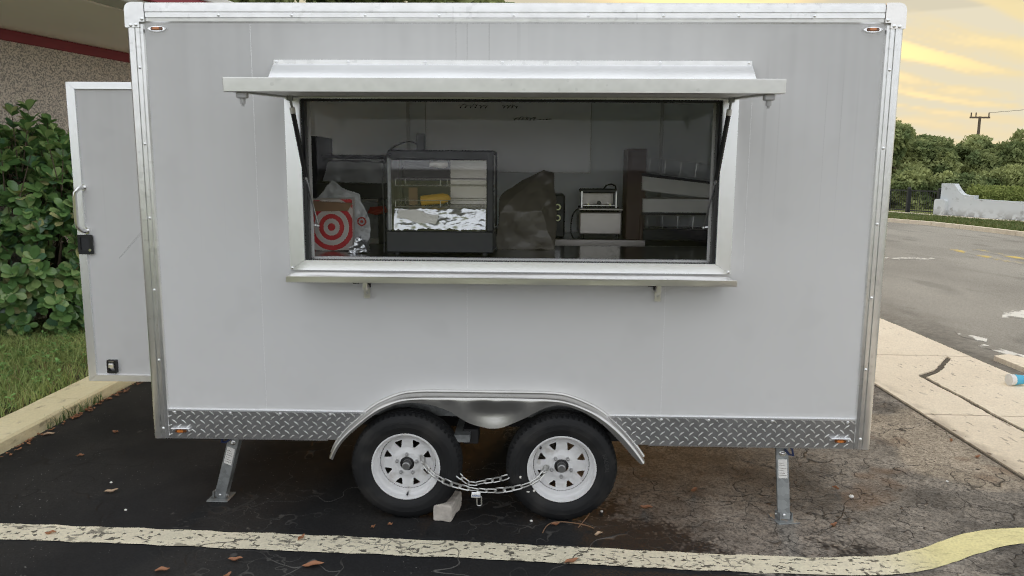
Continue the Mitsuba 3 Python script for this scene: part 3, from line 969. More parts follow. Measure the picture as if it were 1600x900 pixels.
prin('fender_metal', proc(fender_col), 0.27, 0.95)
put(F + '__fender', fen, 'fender_metal', 50, 'bright metal tandem fender, dented between the wheels')

# wheels ------------------------------------------------------------------------
RT = 0.286
tyre_prof = [(0.172, 0.035), (0.172, -0.045), (0.176, -0.060), (0.186, -0.068), (0.200, -0.0745), (0.214, -0.0775), (0.2155, -0.0765), (0.217, -0.0775), (0.236, -0.0775), (0.238, -0.0762), (0.2395, -0.0770), (0.252, -0.0735), (0.262, -0.069), (0.270, -0.0635), (0.2755, -0.058), (0.2795, -0.052), (0.2815, -0.048), (0.2835, -0.046), (0.2850, -0.034), (0.2790, -0.033), (0.2790, -0.028), (0.2855, -0.027), (0.286, -0.012), (0.280, -0.011), (0.280, -0.006), (0.286, -0.005), (0.286, 0.010), (0.280, 0.011), (0.280, 0.016), (0.2855, 0.017), (0.284, 0.04), (0.274, 0.062), (0.25, 0.074), (0.21, 0.077), (0.175, 0.06)]


def tyre_mod(R, Yv, ang):
    k = np.arange(len(ang)) % 6 < 2
    sh_ = ((R > 0.2745) & (Yv < -0.035))
    R = R - np.where(sh_ & k[None, :], 0.0045, 0)
    Yv = Yv + np.where(sh_ & k[None, :], 0.003, 0)
    return R, Yv


tyre = lathe_y(tyre_prof, 360, mod=tyre_mod)
tyre = M(tyre.vertices, tyre.faces[:, ::-1])
v_ = np.array(tyre.vertices)
flat = v_[:, 2] < -0.278
v_[flat, 2] = -0.278 - 0.25 * (-0.278 - v_[flat, 2]) - 0.006
tyre = M(v_, tyre.faces)
rim_prof = [(0.1725, -0.052), (0.1765, -0.060), (0.1775, -0.066), (0.175, -0.0695), (0.170, -0.069), (0.166, -0.064), (0.1640, -0.050), (0.1615, -0.042), (0.157, -0.039), (0.1525, -0.034), (0.1495, -0.022), (0.1470, -0.004), (0.1455, 0.008)]
rim = lathe_y(rim_prof, 96)
rim = M(rim.vertices, rim.faces[:, ::-1])
barrel = lathe_y([(0.1455, 0.010), (0.142, 0.02), (0.15, 0.05), (0.172, 0.06)], 64)
disc = Point(0, 0).buffer(0.1428, quad_segs=24).difference(Point(0, 0).buffer(0.037, quad_segs=12))
for k in range(8):
    a0 = math.radians(22.5 + 45 * k)
    e_, t_ = np.array([math.cos(a0), math.sin(a0)]), np.array([-math.sin(a0), math.cos(a0)])
    tri = Polygon([e_ * 0.1245 + t_ * 0.0215, e_ * 0.1245 - t_ * 0.0215, e_ * 0.089 - t_ * 0.004, e_ * 0.089 + t_ * 0.004])
    disc = disc.difference(tri.buffer(-0.003).buffer(0.003, quad_segs=3))
dm = prism(disc, -0.0045, 0.0).subdivide_to_size(0.012)
v_ = np.array(dm.vertices)
r_ = np.hypot(v_[:, 0], v_[:, 2])
hat = np.interp(r_, [0.03, 0.040, 0.060, 0.070, 0.085, 0.120, 0.132, 0.14, 0.147], [-0.014, -0.018, -0.018, -0.012, -0.006, -0.002, 0.004, 0.010, 0.012])
v_[:, 1] += hat
disc_m = trimesh.Trimesh(v_, dm.faces)
disc_m.merge_vertices()
hub = lathe_y([(0.0001, 0.004), (0.0365, 0.004), (0.0365, -0.008), (0.033, -0.013), (0.026, -0.014), (0.021, -0.016)], 32)
capm = lathe_y([(0.0001, -0.062), (0.018, -0.062), (0.0205, -0.060), (0.0205, -0.022), (0.022, -0.020), (0.022, -0.004)], 32)
nut = trimesh.creation.cylinder(0.0095, 0.020, sections=6)
nut.apply_transform(trimesh.transformations.rotation_matrix(math.pi / 2, [1, 0, 0]))
nutm = cat(nut, dome((0, -0.010, 0), 0.008, 0.007))
TYd, RMd, BRd, DSd, HBd, CPd, NTd = (mikit.ply(m, ma, smooth=s_) for m, ma, s_ in ((tyre, 'rubber', 26), (rim, 'rim_paint', 40), (barrel, 'black_steel', 40), (disc_m, 'rim_paint', 35), (hub, 'black_steel', 30), (capm, 'nut_steel', 35), (nutm, 'nut_steel', 25)))
vst = mikit.ply(cat(cyl((0, -0.03, 0), (0, -0.062, 0), 0.004, 8), cyl((0, -0.058, 0), (0, -0.072, 0), 0.0055, 8)), 'black_plastic', smooth=30)


def wheel(x, y, ang, flip=False):
    w = key_of(F + '__wheel__tyre')[:-6] if F + '__wheel__tyre' not in scene else None
    n_ = 0
    w = F + '__wheel'
    while w + '__tyre' in scene:
        n_ += 1
        w = f'{F}__wheel_{n_:03d}'
    tw = T().translate([x, y, RT])
    if flip:
        tw = tw @ T().rotate([0, 0, 1], 180)
    tr = tw @ T().rotate([0, 1, 0], ang)
    for nm, dct in (('tyre', TYd), ('rim', RMd), ('barrel', BRd), ('hub', HBd), ('grease_cap', CPd)):
        scene[w + '__' + nm] = {**dct, 'to_world': tw}
    scene[w + '__disc'] = {**DSd, 'to_world': tw}
    for k in range(5):
        a_ = math.radians(90 + ang + 72 * k)
        scene[w + '__lug_nut' + (f'_{k:03d}' if k else '')] = {**NTd, 'to_world': tw @ T().translate([0.053 * math.cos(a_), -0.030, 0.053 * math.sin(a_)])}
    return w, tw


w1, tw1 = wheel(1.317, 0.004, 0)
scene[w1 + '__valve'] = {**vst, 'to_world': tw1 @ T().translate([0.004, 0.012, -0.153])}
w2, tw2 = wheel(2.115, 0.004, 36)
scene[w2 + '__valve'] = {**vst, 'to_world': tw2 @ T().translate([-0.108, 0.012, 0.108])}
wheel(1.317, 1.95, 0, True)
wheel(2.115, 1.95, 0, True)
# raised lettering on the right tyre
txt = meshkit.text_mesh('RADIAL', 0.020, 0.0025, True)
v_ = np.array(txt.vertices)
wid = v_[:, 0].max()
th = math.radians(10) + (wid / 2 - v_[:, 0]) / 0.227
rr_ = 0.2185 + v_[:, 1]
tmsh = M(np.stack([2.115 + rr_ * np.cos(th), 0.004 - 0.0772 - v_[:, 2], RT + rr_ * np.sin(th)], 1), txt.faces)
scene[w2 + '__lettering'] = mikit.ply(tmsh, 'rubber_letter', smooth=False)

# stabiliser jacks ------------------------------------------------------------------


def jack(top, foot, plate, rot, tagname, strap_side):
    j = F + '__stabilizer_jack'
    n_ = 0
    while j + '__leg' in scene:
        n_ += 1
        j = f'{F}__stabilizer_jack_{n_:03d}'
    top, foot = np.array(top), np.array(foot)
    ax = top - foot
    Lg = np.linalg.norm(ax)
    ax /= Lg
    Yd = np.array([math.sin(math.radians(rot)), -math.cos(math.radians(rot)), 0.0])
    Yd -= ax * (Yd @ ax)
    Yd /= np.linalg.norm(Yd)
    Xd = np.cross(Yd, ax) * -1
    R_ = np.eye(4)
    R_[:3, 0], R_[:3, 1], R_[:3, 2], R_[:3, 3] = Xd, -Yd, ax, foot
    if np.linalg.det(R_[:3, :3]) < 0:
        R_[:3, 0] *= -1
    w_ = 0.030
    prof_ = Polygon([(-w_, -0.022), (w_, -0.022), (w_, 0.025), (w_ - 0.005, 0.025), (w_ - 0.005, -0.017), (-w_ + 0.005, -0.017), (-w_ + 0.005, 0.025), (-w_, 0.025)])
    parts = [('leg', prism_z(prof_, 0.0, Lg), 'galvanized'), ('inner_leg', bx(-0.023, 0.023, -0.0165, 0.02, 0.02, Lg * 0.5, 0.002), 'galvanized'),
             ('bolt', cat(dome((0.0, -0.022, Lg * 0.80), 0.017, 0.006), dome((0.0, -0.027, Lg * 0.80), 0.010, 0.008)), 'chrome'),
             ('pivot_pin', cyl((-0.04, 0.0, 0.022), (0.04, 0.0, 0.022), 0.006, 10), 'chrome'),
             ('foot_bolt', dome((0, -0.022, 0.022), 0.009, 0.006), 'chrome'),
             ('head_plate', bx(-0.038, 0.038, -0.028, -0.0225, Lg * 0.9, Lg + 0.03, 0.002), 'galvanized'),
             ('sticker', bx(-0.022, 0.022, -0.0235, -0.0222, Lg * 0.50, Lg * 0.73), 'paper')]
    for k in range(6):
        parts.append(('sticker_print', bx(-0.017, 0.017 - 0.006 * (k % 3), -0.0241, -0.0236, Lg * (0.53 + 0.03 * k), Lg * (0.53 + 0.03 * k) + 0.002), 'pole_wood'))
    sp = [(strap_side * 0.0, -0.03, Lg * 0.90), (strap_side * 0.02, -0.05, Lg * 0.93), (strap_side * 0.045, -0.055, Lg * 0.87), (strap_side * 0.05, -0.045, Lg * 0.79), (strap_side * 0.03, -0.04, Lg * 0.80), (strap_side * 0.01, -0.035, Lg * 0.86)]
    parts.append(('pull_loop', tube(sp, 0.006, 8), 'blue_black'))
    for nm, me, ma in parts:
        me = me.copy()
        me.apply_transform(R_)
        kk_ = key_of(f'{j}__{nm}')
        scene[kk_] = mikit.ply(me, ma, smooth=30)
    pm = bx(-0.058, 0.058, -0.062, 0.062, 0.0, 0.006, 0.001)
    lip_ = bx(-0.058, -0.053, -0.062, 0.062, 0.0, 0.022, 0.001)
    pm = cat(pm, bx(-0.035, -0.029, -0.03, 0.03, 0.006, 0.045, 0.001), bx(0.029, 0.035, -0.03, 0.03, 0.006, 0.045, 0.001))
    pm.apply_transform(trimesh.transformations.rotation_matrix(math.radians(plate), [0, 0, 1]))
    pm.apply_translation((foot[0], foot[1], 0.0))
    scene[j + '__foot_plate'] = mikit.ply(pm, 'galvanized', smooth=False)


jack((0.395, 0.10, 0.43), (0.256, 0.165, 0.006), 0, -6, 'left', -1)
jack((3.262, 0.085, 0.43), (3.279, 0.024, 0.006), 10, -10, 'right', 1)

# open rear side door ---------------------------------------------------------------------
D = F + '__door'
dx0, dx1, dz0, dz1, dy = -0.842, -0.004, 0.455, 2.295, 0.85
tag(D, 'open grey side door with metal frame')
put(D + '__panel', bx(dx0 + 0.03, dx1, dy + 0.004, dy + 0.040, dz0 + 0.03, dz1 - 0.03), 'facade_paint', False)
fr4 = [((dx0, dz0), (dx1, dz0), (dx1 - 0.035, dz0 + 0.042), (dx0 + 0.052, dz0 + 0.042)), ((dx0, dz1), (dx0 + 0.052, dz1 - 0.042), (dx1 - 0.035, dz1 - 0.042), (dx1, dz1)),
       ((dx0, dz0), (dx0 + 0.052, dz0 + 0.042), (dx0 + 0.052, dz1 - 0.042), (dx0, dz1)), ((dx1, dz0), (dx1, dz1), (dx1 - 0.035, dz1 - 0.042), (dx1 - 0.035, dz0 + 0.042))]
for q in fr4:
    put(D + '__frame', prism(Polygon(q).buffer(-0.0007), dy - 0.007, dy + 0.048), 'bright_aluminium', False)
hp = [(-0.786, dy + 0.0, 1.668), (-0.786, dy - 0.035, 1.668), (-0.794, dy - 0.055, 1.655), (-0.806, dy - 0.06, 1.63), (-0.808, dy - 0.06, 1.55), (-0.808, dy - 0.06, 1.46), (-0.800, dy - 0.055, 1.425), (-0.786, dy - 0.035, 1.408), (-0.786, dy + 0.0, 1.406)]
hs = spline([(a_, b_) for a_, b_, _ in hp], 40) if False else None
from scipy.interpolate import make_interp_spline
tt = np.linspace(0, 1, len(hp))
hpp = make_interp_spline(tt, np.array(hp), k=2)(np.linspace(0, 1, 40))
hd = key_of(D + '__handle')
scene[hd] = mikit.ply(cat(tube(hpp, 0.0125, 12), lathe_y([(0.0001, -0.008), (0.02, -0.008), (0.024, 0.0)], 20, (-0.786, dy + 0.004, 1.668)), lathe_y([(0.0001, -0.008), (0.02, -0.008), (0.024, 0.0)], 20, (-0.786, dy + 0.004, 1.406))), 'chrome', smooth=40)
put(D + '__latch', prism(rnd_rect(-0.838, -0.746, 1.262, 1.382, 0.008).difference(rnd_rect(-0.822, -0.768, 1.285, 1.368, 0.006)), dy - 0.016, dy - 0.0072), 'black_plastic', 30, 'black flush paddle latch')
put(D + '__latch_paddle', prism(rnd_rect(-0.822, -0.768, 1.285, 1.368, 0.004), dy - 0.010, dy - 0.0074), 'black_satin', 30)
put(D + '__keyhole', lathe_y([(0.0001, -0.004), (0.008, -0.004), (0.0095, 0.0)], 16, (-0.764, dy - 0.016, 1.288)), 'chrome', 30)
for q in (0.0, 0.012):
    put(D + '__scratch', tube([(-0.44 + q, dy + 0.0038, 1.41), (-0.53 + q * 0.7, dy + 0.0038, 1.315), (-0.60 + q * 0.3, dy + 0.0038, 1.235)], 0.0008, 4), 'pale_plastic', False)
hx, hz = -0.683, 0.553
put(D + '__hold_back', cat(prism(rnd_rect(hx - 0.030, hx + 0.030, hz - 0.042, hz + 0.042, 0.004).difference(rnd_rect(hx - 0.018, hx + 0.018, hz - 0.028, hz + 0.022, 0.003)), dy - 0.02, dy + 0.004)), 'black_plastic', False, 'black door hold-back catch')
put(D + '__hold_back_tongue', cat(bx(hx - 0.017, hx + 0.017, dy - 0.03, dy + 0.004, hz - 0.008, hz + 0.021, 0.004), cyl((hx - 0.01, dy - 0.01, hz - 0.015), (hx + 0.012, dy - 0.01, hz - 0.015), 0.006, 8), bx(hx - 0.016, hx + 0.016, dy - 0.022, dy - 0.02, hz + 0.030, hz + 0.036, 0.0)), 'chrome', 30)
# ------------------------------------------------------------------ INSIDE: counters
Z1 = 1.333
C1 = F + '__front_counter'
put(C1 + '__top', bx(0.06, 3.61, 0.084, 0.93, Z1 - 0.03, Z1, 0.003), 'dark_stainless', False)
put(C1 + '__cabinet', bx(0.10, 3.57, 0.12, 0.90, 0.50, Z1 - 0.031), 'galvanized', False)
C2 = F + '__back_counter'
put(C2 + '__top', bx(2.05, 3.60, 1.32, 1.92, 1.300, 1.3365), 'dark_stainless', False)
put(C2 + '__edge', bx(2.05, 2.70, 1.309, 1.3195, 1.292, 1.338, 0.002), 'dull_stainless', False)
put(C2 + '__cabinet', bx(2.08, 3.57, 1.36, 1.90, 0.50, 1.299), 'galvanized', False)

# ------------------------------------------------------------------ INSIDE: things on the counters


def newkey(base):
    """first free key for a thing made of parts"""
    k, i = base, 1
    while k in scene or any(q.startswith(k + '__') for q in scene):
        k = f'{base}_{i:03d}'
        i += 1
    return k


def crumple(m, amp, freq, seed, edge=0.012):
    m = m.subdivide_to_size(edge)
    m.merge_vertices()
    v = np.array(m.vertices)
    d = np.stack([meshkit.fbm(v * freq + 13 * k, 3, seed + k) - 0.5 for k in range(3)], 1)
    m.vertices = v + d * amp
    return m


# white board on the back wall
W = 'whiteboard'
tag(W, 'large whiteboard with faint handwriting on the trailer back wall', 'whiteboard')
put(W + '__board', bx(1.165, 2.367, 1.930, 1.9345, 1.778, 2.36), 'whiteboard_face', False)
for q in ((1.157, 2.375, 1.770, 1.778), (1.157, 2.375, 2.36, 2.368)):
    put(W + '__edge', bx(q[0], q[1], 1.926, 1.9345, q[2], q[3]), 'interior_trim', False)
for q in ((1.157, 1.165), (2.367, 2.375)):
    put(W + '__edge', bx(q[0], q[1], 1.926, 1.9345, 1.7785, 2.3595), 'interior_trim', False)


def scribble(x, z, w, h, n_, seed):
    r = np.random.default_rng(seed)
    t = np.linspace(0, 1, n_ * 10)
    px = x + w * t + 0.012 * np.sin(t * n_ * 6.28)
    pz = z + h * (0.5 + 0.5 * np.sin(t * n_ * 6.28 + 1)) * (0.5 + 0.5 * np.repeat(r.random(n_), 10))
    return tube(np.stack([px, 0 * px + 1.9285, pz], 1), 0.0018, 4)


put(W + '__handwriting', scribble(1.40, 2.235, 0.22, 0.03, 6, 1), 'marker_ink', False)
put(W + '__handwriting', scribble(1.72, 2.235, 0.12, 0.03, 4, 2), 'marker_ink', False)
put(W + '__handwriting', scribble(1.80, 2.150, 0.17, 0.03, 6, 3), 'marker_ink', False)
put(W + '__handwriting', tube([(1.98, 1.9285, 2.155), (2.08, 1.9285, 2.160)], 0.0018, 4), 'marker_ink', False)

# paper carrier with rings
b = trimesh.convex.convex_hull(np.array([(0.707, 0.50, Z1 + 0.002), (0.937, 0.50, Z1 + 0.002), (0.712, 0.66, Z1 + 0.002), (0.93, 0.66, Z1 + 0.002), (0.712, 0.505, 1.62), (0.942, 0.51, 1.625), (0.716, 0.655, 1.63), (0.938, 0.655, 1.635)]))
BAG = 'paper_bag'
tag(BAG, 'white paper bag printed with red concentric rings', 'bag')
put(BAG + '__body', crumple(b, 0.016, 9, 3, 0.02), 'printed_paper', 25)
put(BAG + '__flap', crumple(trimesh.convex.convex_hull(np.array([(0.708, 0.495, 1.615), (0.935, 0.492, 1.600), (0.708, 0.488, 1.556), (0.92, 0.487, 1.560), (0.70, 0.50, 1.615), (0.945, 0.50, 1.605)])), 0.008, 9, 4, 0.02), 'cardboard', 25)
# white plastic bag
pb = trimesh.convex.convex_hull(np.array([(0.73, 0.60, 1.62), (0.80, 0.62, 1.725), (0.845, 0.62, 1.66), (0.93, 0.62, 1.635), (0.955, 0.58, 1.64), (1.0, 0.58, 1.56), (1.028, 0.58, 1.46), (1.005, 0.56, Z1 + 0.003), (0.93, 0.56, Z1 + 0.003), (0.95, 0.66, Z1 + 0.003), (1.0, 0.66, Z1 + 0.003), (0.90, 0.62, 1.5), (0.78, 0.70, 1.6), (0.93, 0.70, 1.6)]))
PB = 'plastic_bag'
tag(PB, 'thin white plastic bag with a small red ring mark, slumped beside the ringed paper bag', 'bag')
put(PB + '__body', crumple(pb, 0.05, 11, 7, 0.014), 'plastic_film', 40)
rg = Point(0, 0).buffer(0.026).difference(Point(0, 0).buffer(0.018)).union(Point(0, 0).buffer(0.008))
rm = prism(rg, 0.0, 0.003)
rm.apply_translation((0.985, 0.538, 1.498))
put(PB + '__ring_mark', rm, 'red_plastic', False)
fo = crumple(trimesh.convex.convex_hull(np.array([(0.94, 0.38, Z1 + 0.004), (1.05, 0.38, Z1 + 0.004), (0.95, 0.47, Z1 + 0.004), (1.04, 0.47, Z1 + 0.004), (0.995, 0.42, 1.43), (1.02, 0.44, 1.40)])), 0.035, 30, 5, 0.01)
put('crumpled_foil', fo, 'foil', False, 'crumpled foil in front of the ringed paper bag', 'foil')
# things stacked at the left behind the bags
put('red_box', bx(0.60, 0.70, 0.78, 0.98, Z1 + 0.001, 1.44, 0.004), 'red_plastic', False, 'small red box at the far left of the window counter', 'box')
FR = 'side_table'
tag(FR, 'dark side table carrying a film-wrapped bundle inside the trailer', 'table')
put(FR + '__top', bx(0.46, 1.02, 1.18, 1.85, 1.60, 1.70, 0.004), 'black_satin', False)
for x, y in ((0.49, 1.21), (0.97, 1.21), (0.49, 1.80), (0.97, 1.80)):
    put(FR + '__leg', bx(x - 0.022, x + 0.022, y - 0.022, y + 0.022, 0.502, 1.599), 'black_satin', False)
put(FR + '__back_panel', bx(0.82, 1.0, 1.24, 1.26, 1.34, 1.58), 'galvanized', False)
put('dark_crate', bx(0.40, 0.555, 1.22, 1.60, 1.702, 2.0, 0.005), 'black_satin', False, 'dark upright box at the left end of the side table', 'box')
bd = trimesh.convex.convex_hull(np.array([(0.57, 1.30, 1.703), (0.98, 1.30, 1.703), (0.57, 1.75, 1.703), (0.98, 1.75, 1.703), (0.60, 1.32, 1.83), (0.97, 1.32, 1.83), (0.62, 1.72, 1.85), (0.95, 1.72, 1.85)]))
put('wrapped_bundle', crumple(bd, 0.05, 7, 9, 0.02), 'plastic_film', 30, 'grey film-wrapped bundle lying on the side table', 'bundle')
put('black_tray', crumple(bx(0.56, 1.02, 1.30, 1.74, 1.862, 1.882, 0.004), 0.014, 5, 3, 0.05), 'black_satin', 30, 'thin black tray lying on top of the film-wrapped bundle', 'tray')
put('red_cloth', crumple(trimesh.convex.convex_hull(np.array([(0.90, 1.10, 1.515), (1.02, 1.10, 1.535), (0.91, 1.15, 1.55), (1.0, 1.16, 1.56), (0.95, 1.1, 1.50), (1.02, 1.19, 1.515)])), 0.02, 15, 4, 0.02), 'red_plastic', 30, 'red cloth scrap hooked on the side table frame', 'cloth')

# glass display case ---------------------------------------------------------
DC = 'display_case'
tag(DC, 'black framed glass display case with wire shelves and foil', 'display case')
cx0, cx1, cy0, cy1 = 1.160, 1.742, 0.345, 0.76
zt = 1.895
put(DC + '__base', bx(cx0, cx1, cy0, cy1, Z1 + 0.012, 1.462, 0.006), 'black_satin', False)
for x in (cx0 + 0.05, cx1 - 0.05):
    for y in (cy0 + 0.05, cy1 - 0.05):
        put(DC + '__foot', cyl((x, y, Z1), (x, y, Z1 + 0.012), 0.018, 14), 'black_plastic', 30)
put(DC + '__top', bx(cx0 + 0.012, cx1, cy0 + 0.02, cy1, zt - 0.022, zt, 0.005), 'black_satin', False)
put(DC + '__top_front', bx(cx0 + 0.03, cx1 - 0.03, cy0 + 0.0, cy0 + 0.022, zt - 0.052, zt - 0.004, 0.006), 'black_satin', False)
put(DC + '__post', bx(cx1 - 0.038, cx1, cy0, cy0 + 0.035, 1.463, zt - 0.006, 0.006), 'black_satin', False)
put(DC + '__post', bx(cx0 + 0.008, cx0 + 0.030, cy0, cy0 + 0.025, 1.463, zt - 0.04, 0.006), 'galvanized', False)
put(DC + '__post', bx(cx0, cx0 + 0.03, cy1 - 0.03, cy1, 1.463, zt - 0.02, 0.004), 'black_satin', False)
put(DC + '__post', bx(cx1 - 0.03, cx1, cy1 - 0.03, cy1, 1.463, zt - 0.02, 0.004), 'black_satin', False)
put(DC + '__sliding_door', bx(cx0 + 0.032, cx0 + 0.33, cy1 - 0.016, cy1 - 0.010, 1.465, zt - 0.024), 'black_satin', False)
put(DC + '__sliding_door', bx(cx0 + 0.31, cx1 - 0.032, cy1 - 0.026, cy1 - 0.020, 1.465, zt - 0.024), 'dull_stainless', False)
put(DC + '__glass', prism(sbox(cx0 + 0.03, 1.463, cx1 - 0.038, zt - 0.054), cy0 + 0.008, cy0 + 0.012), 'case_glass', False)
gm = bx(cx0 + 0.005, cx0 + 0.009, cy0 + 0.026, cy1 - 0.031, 1.463, zt - 0.024)
put(DC + '__glass', gm, 'case_glass', False)
put(DC + '__glass', bx(cx1 - 0.009, cx1 - 0.005, cy0 + 0.036, cy1 - 0.031, 1.463, zt - 0.024), 'case_glass', False)


def wireshelf(name, z0, y0, y1):
    ms = []
    xa, xb = cx0 + 0.045, cx1 - 0.045
    for z in (z0, z0 + 0.036):
        ms.append(tube([(xa, y0, z), (xb, y0, z), (xb, y1, z), (xa, y1, z)], 0.0020, 6, closed=True))
    for x in np.linspace(xa, xb, 3):
        ms.append(cyl((x, y0, z0), (x, y0, z0 + 0.036), 0.0018, 6))
        ms.append(cyl((x, y1, z0), (x, y1, z0 + 0.036), 0.0018, 6))
    for x in np.linspace(xa, xb, 12)[1:-1]:
        ms.append(cyl((x, y0, z0), (x, y1, z0), 0.0013, 5))
    put(DC + '__' + name, cat(ms), 'wire', 30)


wireshelf('wire_shelf', 1.705, 0.40, 0.72)
wireshelf('wire_shelf', 1.590, 0.40, 0.72)
put(DC + '__bulb', cat(lathe_y([(0.0001, -0.05), (0.018, -0.045), (0.024, -0.02), (0.022, 0.0), (0.016, 0.02), (0.016, 0.05), (0.0001, 0.05)], 20).apply_transform(trimesh.transformations.rotation_matrix(math.pi / 2, [0, 0, 1])).apply_translation((1.44, 0.43, 1.822))), 'bulb_base', 35)
tr = grid(80, 46, lambda u, v: (cx0 + 0.035 + (cx1 - cx0 - 0.08) * u, 0.384 + 0.022 * np.clip(v / 0.6, 0, 1) + 0.012 * (meshkit.fbm(np.stack([u * 9, v * 5, 0 * u + 2], -1), 3, 31) - 0.5) + 0.28 * np.clip((v - 0.6) / 0.4, 0, 1), 1.470 + 0.112 * np.clip(v / 0.6, 0, 1) + 0.016 * (meshkit.fbm(np.stack([u * 10, v * 9, 0 * u], -1), 4, 3) - 0.5) + 0.014 * (meshkit.fbm(np.stack([u * 40, v * 22, 0 * u + 5], -1), 3, 9) - 0.5)))
put('foil_sheet', tr, 'foil', True, 'crinkled foil lining the bottom of the glass display case', 'foil')
pp = grid(24, 14, lambda u, v: (1.215 + 0.21 * u + 0.02 * v, 0.360 + 0.008 * v + 0.002 * np.sin(u * 5), 1.530 - 0.035 * u + 0.055 * v + 0.006 * np.sin(u * 9 + v * 4)))
put('paper_sheet', cat(pp), 'paper', True, 'white paper sheet lying on the foil inside the display case', 'paper')
put('cardboard_tag', bx(1.245, 1.295, 0.60, 0.604, 1.592, 1.69, 0.0), 'cardboard', False, 'small cardboard piece standing on the lower wire shelf', 'cardboard')
rl = tube([(1.33, 0.50, 1.620), (1.34, 0.50, 1.621), (1.45, 0.53, 1.632), (1.475, 0.535, 1.634), (1.49, 0.54, 1.630)], [0.026, 0.028, 0.029, 0.022, 0.006], 18)
put('mustard_roll', rl, 'mustard', 40, 'mustard yellow cone-tipped roll lying on the lower wire shelf', 'roll')
# adapter and cord
put('power_adapter', bx(1.283, 1.330, 0.66, 0.70, 1.8965, 1.995, 0.004), 'black_plastic', False, 'black power adapter standing on the display case', 'adapter')
cp = make_interp_spline(np.linspace(0, 1, 7), np.array([(1.290, 0.66, 1.93), (1.255, 0.56, 1.945), (1.215, 0.46, 1.925), (1.175, 0.38, 1.885), (1.152, 0.335, 1.79), (1.150, 0.335, 1.60), (1.147, 0.345, 1.345)]), k=3)(np.linspace(0, 1, 50))
put('black_cable', tube(cp, 0.0042, 8), 'black_plastic', 30, 'black power cord arching down the left side of the display case', 'cable')
# brown film bag
tb = trimesh.convex.convex_hull(np.array([(1.75, 0.66, Z1 + 0.004), (2.08, 0.66, Z1 + 0.004), (1.75, 0.86, Z1 + 0.004), (2.06, 0.86, Z1 + 0.004), (1.752, 0.72, 1.62), (1.80, 0.80, 1.68), (1.95, 0.76, 1.72), (2.02, 0.76, 1.80), (2.075, 0.78, 1.775), (2.085, 0.74, 1.70), (2.06, 0.70, 1.60), (2.09, 0.70, 1.45), (1.76, 0.66, 1.55), (2.0, 0.65, 1.55)]))
put('brown_film_bag', crumple(crumple(tb, 0.060, 5.0, 12, 0.014), 0.009, 20, 19, 0.02), 'tan_plastic', True, 'large tied brown translucent film bag beside the display case', 'bag')
# appliance with two dials
AP = 'black_appliance'
tag(AP, 'black countertop appliance with two round dials', 'appliance')
put(AP + '__body', bx(2.03, 2.172, 1.45, 1.75, 1.3375, 1.632, 0.012), 'black_satin', 30)
for z in (1.545, 1.472):
    d = key_of(AP + '__dial')
    scene[d] = mikit.ply(lathe_y([(0.0001, -0.006), (0.020, -0.006), (0.0235, 0.0)], 28, (2.122, 1.4495, z)), 'chrome', smooth=30)
    scene[d + '__knob'] = mikit.ply(cat(lathe_y([(0.0001, -0.02), (0.0125, -0.02), (0.014, -0.006)], 20, (2.122, 1.4495, z)), bx(2.119, 2.125, 1.424, 1.43, z - 0.012, z + 0.012)), 'black_satin', smooth=30)
# press grill
GR = 'press_grill'
tag(GR, 'stainless steel press grill with open hood on the back counter', 'grill')
put(GR + '__body', bx(2.268, 2.552, 1.40, 1.72, 1.365, 1.515, 0.008), 'dull_stainless', 30)
for x in (2.29, 2.53):
    put(GR + '__foot', cyl((x, 1.43, 1.337), (x, 1.43, 1.366), 0.012, 12), 'black_plastic', 30)
put(GR + '__ledge', bx(2.262, 2.556, 1.385, 1.50, 1.528, 1.540, 0.003), 'dull_stainless', 30)
put(GR + '__deck', bx(2.275, 2.545, 1.501, 1.72, 1.516, 1.545, 0.003), 'black_satin', False)
for x in (2.285, 2.518):
    put(GR + '__upright', bx(x - 0.006, x + 0.006, 1.46, 1.48, 1.541, 1.655, 0.002), 'bright_aluminium', False)
put(GR + '__hood', bx(2.279, 2.524, 1.50, 1.70, 1.640, 1.668, 0.006), 'black_satin', False)
put(GR + '__plate', bx(2.292, 2.512, 1.60, 1.62, 1.555, 1.639, 0.003), 'dull_stainless', False)
put(GR + '__bar', bx(2.292, 2.512, 1.455, 1.462, 1.553, 1.561, 0.002), 'bright_aluminium', False)
put(GR + '__knob', lathe_y([(0.0001, -0.03), (0.012, -0.03), (0.014, 0.0)], 20, (2.402, 1.47, 1.575)), 'black_plastic', 30)
for x in (2.33, 2.475):
    put(GR + '__stud', cyl((x, 1.45, 1.565), (x, 1.60, 1.565), 0.006, 10), 'chrome', 30)
put(GR + '__cord', tube([(2.45, 1.62, 1.668), (2.46, 1.60, 1.69), (2.49, 1.58, 1.70), (2.52, 1.58, 1.69), (2.53, 1.60, 1.66)], 0.006, 8), 'black_plastic', 30)
cp = make_interp_spline(np.linspace(0, 1, 5), np.array([(2.262, 1.52, 1.53), (2.225, 1.45, 1.49), (2.212, 1.42, 1.42), (2.222, 1.40, 1.35), (2.275, 1.39, 1.342)]), k=3)(np.linspace(0, 1, 24))
put(GR + '__cord', tube(cp, 0.005, 8), 'black_plastic', 30)
# brown cupboard piece and shelf unit leaning at the right
put('brown_cupboard', cat(bx(2.575, 2.70, 1.355, 1.60, 1.3375, 1.935, 0.004)), 'brown_wood', False, 'tall dark brown wooden cupboard side standing on the back counter', 'cupboard')
SU = 'shelf_rack'
tag(SU, 'rack of white boards and chrome wire fences stacked beside the brown cupboard', 'rack')


def board(x0, za, x1, zb, h, nm, mat, y0=1.315, y1=1.62):
    put(SU + '__' + nm, trimesh.convex.convex_hull(np.array([(x, y, z) for y in (y0, y1) for x, z in ((x0, za), (x0, za + h), (x1, zb), (x1, zb + h))])), mat, False)


